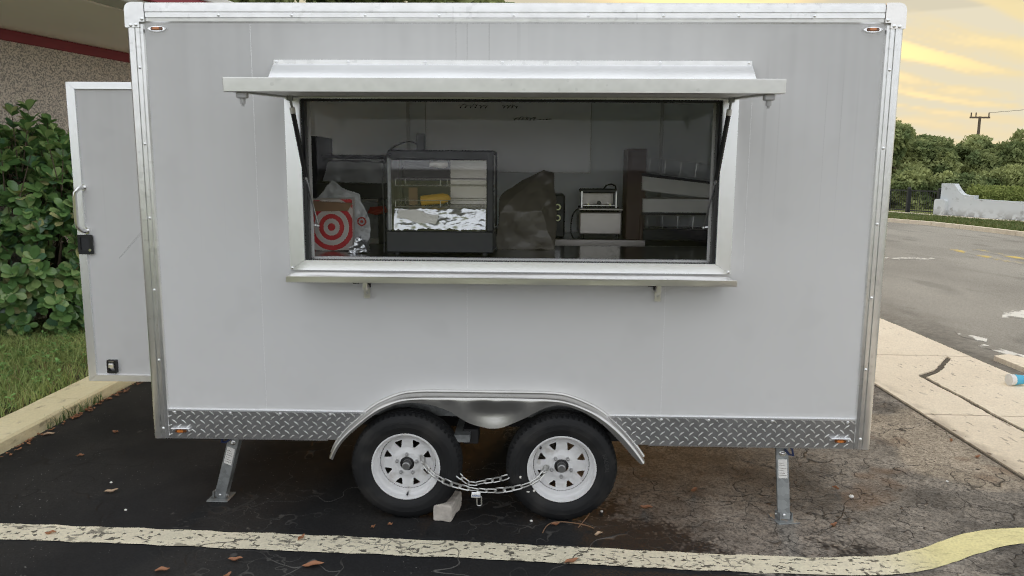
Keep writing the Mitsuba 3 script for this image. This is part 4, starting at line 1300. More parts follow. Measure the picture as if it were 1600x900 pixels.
board(2.672, 1.665, 3.24, 1.605, 0.092, 'board', 'white_board')
board(2.68, 1.522, 3.24, 1.522, 0.088, 'board', 'white_board')
board(2.668, 1.762, 3.24, 1.692, 0.018, 'tray', 'black_satin')
board(2.676, 1.505, 3.24, 1.505, 0.014, 'tray', 'black_satin')


def fence(x0, za, x1, zb, h, lean, y=1.318):
    ms = [tube([(x0 + lean, y, za + h), (x1 + lean, y, zb + h)], 0.0026, 6), tube([(x0, y, za), (x1, y, zb)], 0.0026, 6)]
    for t in np.linspace(0.05, 0.95, 6):
        x, z = x0 + (x1 - x0) * t, za + (zb - za) * t
        ms.append(tube([(x, y, z), (x + lean, y, z + h)], 0.0022, 6))
    put(SU + '__wire_fence', cat(ms), 'wire', 30)


fence(2.684, 1.786, 3.24, 1.724, 0.094, 0.010)
fence(2.684, 1.418, 3.24, 1.410, 0.086, 0.0)
for x in (2.69, 3.2):
    put(SU + '__post', bx(x - 0.008, x + 0.008, 1.60, 1.616, 1.338, 1.52, 0.002), 'brown_wood', False)
put(SU + '__side', bx(2.664, 2.680, 1.322, 1.60, 1.338, 1.503, 0.002), 'brown_wood', False)
board(2.69, 1.338, 3.24, 1.338, 0.07, 'base', 'black_satin', 1.325, 1.60)

# ------------------------------------------------------------------ chain, padlock, block
CH = 'chain'
tag(CH, 'galvanised steel chain slung between the two trailer wheels', 'chain')
cpts = np.array([(1.398, -0.022, 0.262 + 0.066), (1.413, -0.062, 0.305), (1.470, -0.094, 0.255), (1.536, -0.098, 0.221), (1.60, -0.098, 0.200), (1.667, -0.099, 0.187), (1.73, -0.099, 0.181), (1.797, -0.099, 0.184), (1.86, -0.098, 0.193), (1.928, -0.098, 0.212), (1.985, -0.092, 0.240), (2.020, -0.062, 0.268), (2.038, -0.022, 0.285)])


def chain_links(ctrl, count, sec, keybase, mat='galvanized', twist=0.0):
    sp = make_interp_spline(np.r_[0, np.cumsum(np.linalg.norm(np.diff(ctrl, axis=0), axis=1))], ctrl, k=3)
    S_ = sp.t[-1]
    fine = sp(np.linspace(0, S_, 2000))
    al = np.r_[0, np.cumsum(np.linalg.norm(np.diff(fine, axis=0), axis=1))]
    tot = al[-1]
    pitch_ = tot / count
    for q in range(count):
        s0 = (q + 0.5) * pitch_
        c_ = np.array([np.interp(s0, al, fine[:, k]) for k in range(3)])
        a_ = np.array([np.interp(min(tot, s0 + pitch_ / 2), al, fine[:, k]) for k in range(3)]) - np.array([np.interp(max(0, s0 - pitch_ / 2), al, fine[:, k]) for k in range(3)])
        a_ /= np.linalg.norm(a_)
        b_ = np.cross(a_, [0, 1, 0.0])
        b_ /= np.linalg.norm(b_)
        c2_ = np.cross(a_, b_)
        ph = math.radians((25 if q % 2 else 115) + 14 * math.sin(q * 2.1 + twist))
        e2 = math.cos(ph) * b_ + math.sin(ph) * c2_
        hl, hw = pitch_ * 0.5 + sec * 0.9, 0.0125
        pts = []
        st = max(hl - hw, 0.002)
        for k in range(8):
            t = math.pi * k / 7 - math.pi / 2
            pts.append(c_ + a_ * (st + hw * math.cos(t)) + e2 * hw * math.sin(t))
        for k in range(8):
            t = math.pi * k / 7 + math.pi / 2
            pts.append(c_ + a_ * (-st + hw * math.cos(t)) + e2 * hw * math.sin(t))
        put(keybase + '__link', tube(pts, sec, 7, closed=True), mat, 40)


prin('chain_metal', (0.62, 0.62, 0.60), 0.28, 0.95)
chain_links(cpts, 17, 0.0050, CH, 'chain_metal')
chain_links(np.array([(1.572, -0.050, 0.252), (1.61, -0.06, 0.226), (1.655, -0.07, 0.206), (1.70, -0.065, 0.210), (1.78, -0.055, 0.222), (1.842, -0.05, 0.240)]), 7, 0.0046, CH, 'chain_metal', 1.0)
PL = 'padlock'
tag(PL, 'padlock with a blue and white label hanging from the chain', 'padlock')
put(PL + '__body', bx(1.656, 1.706, -0.118, -0.094, 0.146, 0.178, 0.005), 'chrome', False)
put(PL + '__label', bx(1.658, 1.704, -0.1192, -0.1183, 0.153, 0.171), 'paper', False)
put(PL + '__label_band', bx(1.662, 1.704, -0.1201, -0.1196, 0.159, 0.164), 'blue_label', False)
t = np.linspace(0, 2 * math.pi, 20, endpoint=False)
put(PL + '__shackle', tube(np.stack([1.697 + 0.012 * np.cos(t) + 0 * t, -0.106 + 0 * t, 0.125 + np.where(np.sin(t) > 0, 0.02, -0.012) + 0.010 * np.sin(t)], 1), 0.0042, 8, closed=True), 'chain_metal', 40)
blk = bx(-0.049, 0.049, -0.102, 0.102, 0.0, 0.088, 0.006).subdivide_to_size(0.012)
blk.merge_vertices()
v_ = np.array(blk.vertices)
v_ += (np.stack([meshkit.fbm(v_ * 22 + 7 * k, 3, k) for k in range(3)], 1) - 0.5) * 0.009
v_[:, 2] = np.maximum(v_[:, 2], 0.0)
blk.vertices = v_
blk.apply_transform(trimesh.transformations.rotation_matrix(math.radians(-11), [0, 0, 1]))
blk.apply_translation((1.522, 0.020, 0.0))
put('concrete_block', blk, 'concrete_brick', 40, 'pale concrete block chocking the left trailer wheel', 'block')

# ------------------------------------------------------------------ litter
def leafmesh(Lf, Wf, curl, seed):
    r = np.random.default_rng(seed)
    def fn(u, v):
        w = np.sin(np.pi * np.clip(u, 0.0, 1)) ** 0.75 * (1 - 0.25 * u)
        y = (v - 0.5) * Wf * w
        x = (u - 0.5) * Lf
        z = curl * (np.abs(v - 0.5) * 2) ** 2 * w + curl * 1.2 * (u - 0.4) ** 2 * 2 + 0.003 + 0.003 * np.sin(u * 9 + seed)
        return x, y, z
    return grid(12, 7, fn)


lw_ = [(-0.377, 0.199, 0.075, 20, 1), (-0.876, 1.154, 0.06, -20, 0), (-0.406, -0.30, 0.055, 15, 0), (0.97, -0.553, 0.10, 15, 0), (0.309, -0.626, 0.07, 8, 0), (0.84, -0.30, 0.055, 70, 0), (2.15, -0.475, 0.075, 25, 0), (0.60, -0.52, 0.07, 4, 0), (2.58, 0.118, 0.07, -10, 0), (2.297, -0.2, 0.05, 30, 1), (-0.86, 0.72, 0.05, 10, 0), (1.247, -0.139, 0.03, 5, 0), (2.087, -0.104, 0.045, 3, 0), (3.511, -0.05, 0.045, 20, 0), (2.885, 0.355, 0.06, 40, 0), (-1.33, 1.62, 0.07, 10, 0), (-1.30, 1.09, 0.09, 20, 1), (-1.32, 1.45, 0.06, 50, 0), (1.166, -0.17, 0.025, 30, 0), (0.62, -0.665, 0.05, 60, 0), (4.80, 0.95, 0.05, 20, 0), (4.79, 1.25, 0.045, 70, 0), (3.70, 0.42, 0.045, 140, 0)]
spots = ['beside the left jack foot', 'lying apart on the black asphalt near the left kerb', 'at the left end of the parking line', 'largest, curled in front of the parking line', 'in front of the parking line at left of centre', 'standing on the parking line below the left wheel',
         'lying across the parking line right of the wheels', 'at the lower edge of the parking line', 'behind the parking line right of the wheels', 'in front of the right wheel', 'on the asphalt near the yellow kerb front', 'tiny, under the left wheel', 'tiny, below the right wheel', 'by the right jack', 'under the right half of the trailer',
         'at the foot of the yellow kerb, farthest back', 'pale, at the foot of the yellow kerb in front', 'at the foot of the yellow kerb, middle one', 'tiny, left of the concrete block', 'small, far in front of the parking line', 'in the joint along the sidewalk, nearer', 'in the joint along the sidewalk, farther', 'dark, on the worn asphalt at right']
for q, ((x, y, s_, a_, pale), sp_) in enumerate(zip(lw_, spots)):
    m = leafmesh(s_, s_ * 0.42, 0.012, q)
    m.apply_transform(trimesh.transformations.rotation_matrix(math.radians(a_), [0, 0, 1]))
    m.apply_translation((x, y, 0.003))
    put('fallen_leaf', m, 'pale_dry_leaf' if pale else 'dry_leaf', True, 'dry brown leaf ' + sp_, 'leaf', 'dry leaves fallen on the lot')
for q, pts in enumerate(([(2.02, -0.19, 0.004), (2.06, -0.10, 0.012), (2.13, -0.085, 0.014), (2.22, -0.10, 0.01), (2.28, -0.13, 0.004)], [(2.20, -0.125, 0.004), (2.25, -0.04, 0.02), (2.27, 0.03, 0.01)])):
    c_ = make_interp_spline(np.linspace(0, 1, len(pts)), np.array(pts), k=2)(np.linspace(0, 1, 20))
    put('twig', tube(c_, 0.0022, 6), 'twig_bark', 30, ('curved brown twig lying below the right wheel', 'short twig crossing the curved one below the right wheel')[q], 'twig', 'twigs below the right wheel')
for q, (x, y) in enumerate(((3.743, 0.306), (2.336, 0.069), (1.963, -0.059), (-0.45, 0.33), (-0.18, -0.02), (4.40, 0.556))):
    m = trimesh.creation.icosphere(2, 0.014 if q == 0 else 0.008)
    m.vertices = np.array(m.vertices) * (1, 0.8, 0.7) + (x, y, 0.009 if q == 0 else 0.004)
    put('white_pebble', m, 'white_flake', True, 'small white pebble ' + ['right of the right jack', 'right of the right wheel', 'just below the right wheel', 'beside the pale leaf at left', 'above the parking line at left', 'by the sidewalk at right'][q], 'pebble', 'white pebbles on the lot')
for q, (x, z, y) in enumerate(((1.905, 0.250, -0.083), (1.945, 0.170, -0.078), (1.975, 0.176, -0.078))):
    m = trimesh.creation.icosphere(2, 0.006)
    m.vertices = np.array(m.vertices) * ((1, 0.35, 1.2) if q != 1 else (1.4, 0.35, 0.7)) + (x, y, z)
    scene[key_of(w2 + '__paint_fleck')] = mikit.ply(m, 'white_flake', smooth=True)
# paper cup lying on the sidewalk edge
CU = 'paper_cup'
tag(CU, 'blue and white paper cup lying on its side by the sidewalk', 'cup')
Rc = trimesh.transformations.rotation_matrix(math.radians(-84), [0, 0, 1])


def cupart(pr, mat, nm, off=0):
    m = lathe_y(pr, 40)
    m.apply_transform(Rc)
    m.apply_translation((6.00, 2.62, 0.066))
    put(CU + '__' + nm, m, mat, 35)


cupart([(0.0001, -0.012), (0.044, -0.012), (0.050, -0.010), (0.051, 0.0), (0.047, 0.002)], 'paper', 'lid')
cupart([(0.046, 0.002), (0.0445, 0.035)], 'paper', 'body')
cupart([(0.0448, 0.035), (0.0375, 0.115)], 'cup_blue', 'sleeve')
cupart([(0.037, 0.115), (0.0352, 0.135), (0.033, 0.135), (0.0001, 0.131)], 'paper', 'base')
t_ = meshkit.text_mesh('~~~', 0.02, 0.001)

# ------------------------------------------------------------------ shrub, grass at the left


def shrubleaf(Lf, Wf):
    P = [(0, 0, 0)]
    rows_ = [(0.0, 0.05), (0.2, 0.45), (0.45, 0.85), (0.68, 1.0), (0.87, 0.78), (1.0, 0.0)]
    v, f = [], []
    for t, w in rows_:
        zc = -0.10 * Lf * t * t
        for s_ in (-1, 0, 1):
            v.append((s_ * w * Wf / 2, t * Lf, zc + (0.14 * Wf * w if s_ else 0.0)))
    for a in range(len(rows_) - 1):
        for b_ in range(2):
            p0 = a * 3 + b_
            f += [(p0, p0 + 1, p0 + 4), (p0, p0 + 4, p0 + 3)]
    return np.array(v), np.array(f)


SV, SF = shrubleaf(0.138, 0.080)
SH = 'broadleaf_shrub'
tag(SH, 'dense broad-leaved green shrub in the bed behind the trailer door', 'shrub')
r = np.random.default_rng(21)
leaves = []
stems = []
cen = np.array([-3.55, 4.35, 0.0])
for q in range(1500):
    # rosette centres near the surface of an uneven mound
    th = r.uniform(-math.pi, math.pi)
    ph = math.acos(r.uniform(-0.75, 1.0))
    d_ = np.array([math.sin(ph) * math.cos(th), math.sin(ph) * math.sin(th), math.cos(ph)])
    k_ = 0.80 + 0.5 * (meshkit.fbm(d_[None] * 2.6 + 4, 3, 2)[0] - 0.3)
    rad = np.array([1.75, 1.15, 1.50]) * k_
    depth = 1 - 0.30 * r.random() ** 1.6
    c_ = cen + np.array([0, 0, 0.86]) + d_ * rad * depth
    if c_[2] < 0.10 or c_[0] > -1.76:
        continue
    ax_ = d_ * 0.75 + np.array([0, 0, 0.55]) + r.normal(0, 0.22, 3)
    ax_ /= np.linalg.norm(ax_)
    stems.append((c_ - ax_ * 0.16 - d_ * 0.08, c_))
    u_ = np.cross(ax_, [0.3, 0.5, 0.8])
    u_ /= np.linalg.norm(u_)
    w_ = np.cross(ax_, u_)
    nl = r.integers(7, 11)
    for k in range(nl):
        a_ = k * 2.4 + r.uniform(-0.3, 0.3)
        el_ = math.radians(r.uniform(5, 62))
        out = math.cos(a_) * u_ + math.sin(a_) * w_
        yv = math.cos(el_) * out + math.sin(el_) * ax_
        zv = -math.sin(el_) * out + math.cos(el_) * ax_
        xv = np.cross(yv, zv)
        s_ = r.uniform(0.75, 1.2)
        R_ = np.eye(4)
        R_[:3, 0], R_[:3, 1], R_[:3, 2] = xv * s_, yv * s_, zv * s_
        R_[:3, 3] = c_ - ax_ * 0.05 * (k / nl)
        leaves.append((R_, r.choice(5, p=[0.3, 0.33, 0.19, 0.12, 0.06])))
# upright sprigs above the crown
for x, y, z in ((-3.15, 3.75, 2.30), (-2.98, 3.7, 2.16), (-3.45, 3.8, 2.20), (-3.75, 3.8, 2.12), (-2.82, 3.75, 2.08), (-3.3, 3.7, 2.12), (-3.6, 3.9, 2.32), (-2.7, 3.8, 1.98), (-4.0, 3.9, 2.25), (-3.05, 3.85, 2.36), (-3.2, 3.62, 1.98), (-2.9, 3.6, 1.92)):
    c_ = np.array([x, y, z])
    stems.append((c_ - np.array([r.normal(0, 0.06), 0.05, 0.42]), c_ - np.array([0, 0, 0.02])))
    for lvl in range(2):
        for k in range(7):
            a_, el_ = k * 2.4 + lvl + r.uniform(-0.3, 0.3), math.radians(r.uniform(20, 70))
            yv = np.array([math.cos(a_) * math.cos(el_), math.sin(a_) * math.cos(el_), math.sin(el_)])
            zv = np.array([-math.cos(a_) * math.sin(el_), -math.sin(a_) * math.sin(el_), math.cos(el_)])
            xv = np.cross(yv, zv)
            s_ = r.uniform(0.8, 1.15)
            R_ = np.eye(4)
            R_[:3, 0], R_[:3, 1], R_[:3, 2] = xv * s_, yv * s_, zv * s_
            R_[:3, 3] = c_ - np.array([0, 0, 0.02 + 0.12 * lvl])
            leaves.append((R_, r.choice(5, p=[0.3, 0.33, 0.19, 0.12, 0.06])))
pos = np.array([l[0][:3, 3] for l in leaves])
tocam = CAM - pos
facing = np.linalg.norm(tocam, axis=1) - 0.35 * pos[:, 2]
side = (pos[:, 0] - CAM[0]) / (pos[:, 1] - CAM[1])
order = np.argsort(np.where((side < -0.565) & (side > -0.72), facing, 99))
near = set(order[:290].tolist())
leafply = [mikit.ply(M(SV, SF), f'shrub_leaf_{k}', smooth=True) for k in range(5)]
n = 0
for q in order[:290]:
    k = SH + '__leaf' + (f'_{n:03d}' if n else '')
    scene[k] = {**leafply[leaves[q][1]], 'to_world': T(leaves[q][0])}
    n += 1
for k in range(5):
    ms_v, ms_f, off = [], [], 0
    for q, (R_, c_) in enumerate(leaves):
        if c_ == k and q not in near:
            ms_v.append(SV @ R_[:3, :3].T + R_[:3, 3])
            ms_f.append(SF + off)
            off += len(SV)
    kk_ = put(SH + '__foliage', M(np.vstack(ms_v), np.vstack(ms_f)), f'shrub_leaf_{k}', True, kind='stuff')
stm = [tube([a_, b_], [0.006, 0.004], 5) for a_, b_ in stems]
for q in range(14):
    a_ = r.uniform(0, 6.28)
    p0 = cen + np.array([0.7 * math.cos(a_), 0.4 * math.sin(a_), 0.05])
    p1 = cen + np.array([1.3 * math.cos(a_), 0.85 * math.sin(a_), r.uniform(0.9, 1.7)])
    stm.append(tube([p0, (p0 + p1) / 2 + r.normal(0, 0.1, 3), p1], [0.028, 0.02, 0.01], 7))
put(SH + '__stems', cat(stm), 'bark', 30, kind='stuff')

# grass and low weeds in the bed
def blades(n_, xr, yr, z, hr, seed, colA, colB, wid=0.006, dens=None, lean=0.6):
    r = np.random.default_rng(seed)
    x, y = r.uniform(*xr, n_), r.uniform(*yr, n_)
    if dens is not None:
        keep = r.random(n_) < dens(x, y)
        x, y = x[keep], y[keep]
    n_ = len(x)
    h = r.uniform(*hr, n_) * (0.55 + 0.9 * meshkit.fbm(np.stack([x * 2.5, y * 2.5, 0 * x], 1), 3, seed))
    a = r.uniform(0, 6.28, n_)
    ln = r.uniform(0.1, lean, n_) * h
    b_ = r.uniform(0, 6.28, n_)
    w = wid * r.uniform(0.6, 1.5, n_)
    d1, d2 = np.stack([np.cos(a), np.sin(a)], 1), np.stack([np.cos(b_), np.sin(b_)], 1)
    zz = np.full(n_, z) if np.isscalar(z) else z(x, y)
    P = np.stack([x, y], 1)
    v = np.stack([np.c_[P - d1 * w[:, None] / 2, zz], np.c_[P + d1 * w[:, None] / 2, zz],
                  np.c_[P + d1 * w[:, None] * 0.42 + d2 * ln[:, None] * 0.35, zz + h * 0.6], np.c_[P - d1 * w[:, None] * 0.42 + d2 * ln[:, None] * 0.35, zz + h * 0.6],
                  np.c_[P + d2 * ln[:, None], zz + h]], 1).reshape(-1, 3)
    i_ = np.arange(n_)[:, None] * 5
    f = np.vstack([i_ + [0, 1, 2], i_ + [0, 2, 3], i_ + [3, 2, 4]])
    t_ = np.clip(meshkit.fbm(np.stack([x * 3, y * 3, 0 * x + 9], 1), 3, seed + 1) * 0.9 + r.normal(0, 0.18, n_), 0, 1)[:, None]
    c = np.array(colA) * (1 - t_) + np.array(colB) * t_
    dry = r.random(n_) < 0.06
    c[dry] = (0.26, 0.20, 0.09)
    return M(v, f), np.repeat(c, 5, 0)


def weeds(n_, xr, yr, z, seed, dens=None):
    r = np.random.default_rng(seed)
    V, Fs, C, off = [], [], [], 0
    for _ in range(n_):
        x, y = r.uniform(*xr), r.uniform(*yr)
        if dens is not None and r.random() > dens(np.array([x]), np.array([y]))[0]:
            continue
        col = np.array([0.170, 0.31, 0.10]) * r.uniform(0.6, 1.5) + np.array([0.02, 0.012, 0]) * r.random()
        hh = r.uniform(0.03, 0.13)
        for k in range(r.integers(4, 9)):
            a, e = r.uniform(0, 6.28), r.uniform(0.05, 0.7)
            s_ = r.uniform(0.22, 0.5)
            ca, sa, ce, se = math.cos(a), math.sin(a), math.cos(e), math.sin(e)
            R_ = np.array([[-sa, ca * ce, -ca * se], [ca, sa * ce, -sa * se], [0, se, ce]]) * s_
            V.append(SV * 0.76 @ R_.T + (x, y, z + hh * r.uniform(0.5, 1)))
            Fs.append(SF + off)
            off += len(SV)
            C.append(np.tile(col, (len(SV), 1)))
    return M(np.vstack(V), np.vstack(Fs)), np.vstack(C)


gd = lambda x, y: np.clip(0.35 + 1.2 * meshkit.fbm(np.stack([x * 1.6, y * 1.6, 0 * x], 1), 3, 77) - 0.25, 0.05, 1)
g1, c1 = blades(52000, (-4.6, -1.70), (0.6, 4.3), 0.06, (0.04, 0.15), 31, (0.20, 0.315, 0.085), (0.44, 0.49, 0.18), 0.0055, gd, 0.9)
put('bed_grass', g1, 'vertex_leaf', False, 'green grass growing in the bed beside the yellow kerb', 'grass', kind='stuff', color=c1)
g2, c2 = weeds(1500, (-4.4, -1.74), (0.9, 4.2), 0.06, 33, lambda x, y: np.clip(gd(x, y) * np.where(x < -2.4, 1.0, 0.45) + 0.1 * (y > 2.6), 0, 1))
put('bed_weeds', g2, 'vertex_leaf', True, 'low leafy weeds mixed into the bed grass', 'weeds', kind='stuff', color=c2)
g3, c3 = blades(120, (-1.40, -1.36), (1.2, 1.9), 0.0, (0.03, 0.10), 35, (0.06, 0.12, 0.03), (0.13, 0.18, 0.05), 0.005)
put('kerb_weeds', g3, 'vertex_leaf', False, 'thin weeds sprouting at the foot of the yellow kerb', 'weeds', kind='stuff', color=c3)
lt = []
for k in range(90):
    m = leafmesh(r.uniform(0.02, 0.05), 0.018, 0.004, k)
    m.apply_transform(trimesh.transformations.rotation_matrix(r.uniform(0, 6.28), [0, 0, 1]))
    m.apply_translation((-1.36 + abs(r.normal(0, 0.03)), r.uniform(0.6, 2.6), 0.003 + r.uniform(0, 0.008)))
    lt.append(m)
put('leaf_litter', cat(lt), 'dry_leaf', True, 'brown leaf litter along the foot of the yellow kerb', 'litter', kind='stuff')

# ------------------------------------------------------------------ far side of the street
OW = 'white_wall'
tag(OW, 'low weathered white wall with stepped pillar across the street', 'wall')


def along(pts, w0, w1, z0, z1, c=0.0):
    """box between two ground points, from w0 to w1 to the right-hand side"""
    p, q = np.array(pts[0], float), np.array(pts[1], float)
    d_ = (q - p) / np.linalg.norm(q - p)
    nr = np.array([d_[1], -d_[0]])
    m = bx(0, np.linalg.norm(q - p), w0, w1, z0, z1, c)
    v = np.array(m.vertices)
    R_ = np.array([[d_[0], nr[0]], [d_[1], nr[1]]])
    xy_ = p + v[:, :2] @ R_.T
    f_ = m.faces if np.linalg.det(R_) > 0 else m.faces[:, ::-1]
    return M(np.c_[xy_, v[:, 2]], f_)


A0, A1 = np.array([18.33, 27.75]), np.array([19.62, 23.35])
dw = (A1 - A0) / np.linalg.norm(A1 - A0)
nw = np.array([-dw[1], dw[0]])   # away from the street


def wallprof(poly, w0, w1):
    """polygon in (distance along wall, z) given thickness across"""
    m = trimesh.creation.extrude_polygon(poly, w1 - w0, engine='earcut').subdivide_to_size(0.25)
    m.merge_vertices()
    v = np.array(m.vertices)
    v[:, :2] += 0.02 * (np.stack([meshkit.fbm(v * 2.1 + k, 3, k) for k in range(2)], 1) - 0.5)
    xy_ = A0 + v[:, :1] * dw + (w0 + v[:, 2:3]) * nw
    m2 = M(np.c_[xy_, v[:, 1]], m.faces)
    return m2 if m2.volume > 0 else M(np.c_[xy_, v[:, 1]], m.faces[:, ::-1])


t = np.linspace(0, 1, 10)
curve = [(0.62 + 0.55 * k, 1.36 - 0.42 * math.sin(k * math.pi / 2) - 0.0) for k in t]
profw = Polygon([(0, 0), (0, 1.37), (0.55, 1.36)] + curve + [(1.62, 0.93), (1.62, 0.80), (4.02, 0.77), (4.02, 0.97), (9.0, 0.95), (9.0, 0)])
put(OW + '__body', wallprof(profw, 0.0, 0.22), 'old_white_paint', 25)
put(OW + '__pillar_foot', wallprof(Polygon([(-0.14, 0), (-0.14, 0.68), (-0.08, 0.74), (0.34, 0.74), (0.40, 0.68), (0.40, 0)]), -0.16, 0.30), 'old_white_paint', 25)
put(OW + '__run', wallprof(Polygon([(9.01, 0), (9.01, 0.95), (26, 0.9), (26, 0)]), 0.0, 0.22), 'old_white_paint', 25)
# fence to the left of the pillar
FE = 'iron_fence'
tag(FE, 'dark iron fence with round-capped posts left of the white wall', 'fence')
f0 = A0 - dw * 0.25 + nw * 0.3
fd = np.array([-0.30, 0.954])
for s_, w_ in ((0.12, 0.07), (1.75, 0.075), (2.9, 0.06), (5.6, 0.07), (8.4, 0.07), (11.2, 0.07)):
    p = f0 + fd * s_
    put(FE + '__post', bx(p[0] - w_, p[0] + w_, p[1] - w_, p[1] + w_, 0.0, 1.06, 0.01), 'fence_paint', False)
    m = trimesh.creation.icosphere(2, w_ * 1.05)
    m.apply_translation((p[0], p[1], 1.10))
    put(FE + '__post_cap', m, 'fence_paint', True)
for z in (0.16, 1.0):
    put(FE + '__rail', along((f0, f0 + fd * 12), -0.02, 0.02, z, z + 0.05), 'fence_paint', False)
pk = [cyl((*(f0 + fd * s_), 0.1), (*(f0 + fd * s_), 1.02), 0.011, 6) for s_ in np.arange(0.25, 12, 0.125)]
put(FE + '__pickets', cat(pk), 'fence_paint', 30, kind='stuff')
p = f0 + fd * 4.6
put('gate_sign', along((p + (-0.06, -0.03), p + fd * 0.45 + (-0.06, -0.03)), 0.03, 0.05, 0.70, 0.98), 'white_trim', False, 'small white sign hung on the dark iron fence', 'sign')
for k in (0.09, 0.26):
    q_ = p + fd * k
    put('gate_sign__mark', along((q_ + (-0.06, -0.03), q_ + fd * 0.11 + (-0.06, -0.03)), 0.051, 0.056, 0.74, 0.85), 'fence_paint', False)
put('front_lawn', prism_z(Polygon([(18.9, 27.5), (12.5, 42.0), (14, 60), (60, 60), (60, -10), (26.0, -10)]), -0.2, 0.06), 'lawn', False, 'shaded lawn behind the fence and the white wall', kind='structure')


def leafcloud(centres, radii, n_, size, seed, flat=0.0, core=0.45):
    """leaf quads spread through ellipsoid clumps, denser towards the clump surface"""
    r = np.random.default_rng(seed)
    centres, radii = np.asarray(centres, float), np.asarray(radii, float)
    wgt = radii.prod(1) ** (2 / 3)
    idx = r.choice(len(centres), n_, p=wgt / wgt.sum())
    d_ = r.normal(size=(n_, 3))
    d_ /= np.linalg.norm(d_, axis=1, keepdims=True)
    rad = core + (1 - core) * r.random(n_) ** 0.6
    rad *= 0.72 + 0.62 * meshkit.fbm(d_ * 2.2 + idx[:, None] * 3.7, 3, seed)
    p = centres[idx] + d_ * radii[idx] * rad[:, None]
    a = r.normal(size=(n_, 3)) + d_ * 0.4
    a /= np.linalg.norm(a, axis=1, keepdims=True)
    b_ = np.cross(a, r.normal(size=(n_, 3)))
    b_ /= np.linalg.norm(b_, axis=1, keepdims=True)
    s_ = size * r.uniform(0.6, 1.4, n_)[:, None]
    v = np.stack([p - b_ * s_ * 0.35, p + a * s_ * 0.55, p + b_ * s_ * 0.35, p + a * s_ * 1.2 + np.cross(a, b_) * s_ * 0.1], 1)
    v = np.stack([p - a * s_ * 0.7, p + b_ * s_ * 0.36, p + a * s_ * 0.7 + np.cross(a, b_) * s_ * 0.15, p - b_ * s_ * 0.36], 1).reshape(-1, 3)
    i_ = np.arange(n_)[:, None] * 4
    return M(v, np.vstack([i_ + [0, 1, 2], i_ + [0, 2, 3]]))


def tree(x, y, h, spread, seed, label, nleaf, size, base=0.5, group='trees across the street', clumps=30, mat='tree_leaf'):
    r = np.random.default_rng(seed)
    k = newkey('broadleaf_tree')
    tag(k, label, 'tree', group)
    cs, rs = [], []
    br = []
    zb = base
    tr_ = tube([(x, y, -0.1), (x + 0.1 * spread * r.normal(), y, h * 0.3), (x + 0.15 * r.normal(), y + 0.1, h * 0.62)], [0.05 * h * 0.5, 0.04 * h * 0.45, 0.02 * h * 0.4], 9)
    for q in range(clumps):
        t_ = (q + 0.5) / clumps
        z = zb + (h - zb) * (0.06 + 0.88 * t_)
        wr = spread * (1.0 - 0.62 * t_ ** 2.2) * math.sqrt(r.random())
        a_ = r.uniform(0, 6.28)
        c_ = np.array([x + wr * math.cos(a_), y + wr * math.sin(a_), z - 0.12 * h * r.random()])
        cs.append(c_)
        s0 = spread * r.uniform(0.20, 0.38)
        rs.append((s0, s0, s0 * r.uniform(0.6, 0.85)))
        b0 = np.array([x, y, h * r.uniform(0.15, 0.5)])
        br.append(tube([b0, (b0 + c_) / 2 + np.array([0, 0, 0.08 * h]), c_], [0.012 * h, 0.008 * h, 0.003 * h], 6))
    put(k + '__trunk', tr_, 'bark', 30)
    put(k + '__branches', cat(br), 'bark', 30, kind='stuff')
    put(k + '__crown', leafcloud(cs, rs, nleaf, size, seed + 5), mat, False, kind='stuff')
    return k


tree(19.6, 36.2, 4.5, 2.2, 101, 'broad-leaved tree closest to the trailer corner, across the street', 15000, 0.17)
tree(22.6, 37.6, 3.7, 2.2, 103, 'broad-leaved tree behind the iron fence, between the corner tree and the pole', 15000, 0.17)
tree(25.6, 38.5, 3.8, 2.4, 105, 'broad-leaved tree in front of the utility pole', 17000, 0.17)
tree(28.0, 37.5, 3.8, 2.2, 107, 'broad-leaved tree at the right end of the far row, beside the house', 16000, 0.17)
tree(21.0, 41.0, 3.9, 2.4, 109, 'broad-leaved tree standing behind the row, seen above the iron fence', 12000, 0.18)
tree(24.2, 42.0, 3.8, 2.6, 111, 'broad-leaved tree standing behind the row, seen above the white pillar', 12000, 0.18)
tree(31.5, 33.0, 4.6, 2.4, 113, 'broad-leaved tree just beyond the right edge, in front of the house', 9000, 0.19)
tree(16.8, 40.0, 5.0, 2.4, 115, 'broad-leaved tree mostly hidden by the trailer corner', 9000, 0.19)
for q, (x, y, lab) in enumerate(((20.2, 34.6, 'dark shrub under the tree row, behind the iron fence'), (22.4, 33.6, 'dark shrub under the tree row, behind the stepped pillar'), (24.6, 33.9, 'dark shrub under the tree row, left of the spiky palm'), (27.6, 34.2, 'dark shrub under the tree row, behind the spiky palm'))):
    k = newkey('understory_shrub')
    tag(k, lab, 'shrub', 'shrubs under the far trees')
    rq = np.random.default_rng(300 + q)
    cs = [(x + rq.normal(0, 0.7), y + rq.normal(0, 0.4), rq.uniform(0.3, 1.6)) for _ in range(9)]
    put(k + '__foliage', leafcloud(cs, [(0.8, 0.7, 0.6)] * 9, 9000, 0.14, 310 + q), 'tree_leaf', False, kind='stuff')
    put(k + '__stems', cat([tube([(x, y, 0), c_], [0.03, 0.01], 5) for c_ in cs]), 'bark', 30, kind='stuff')
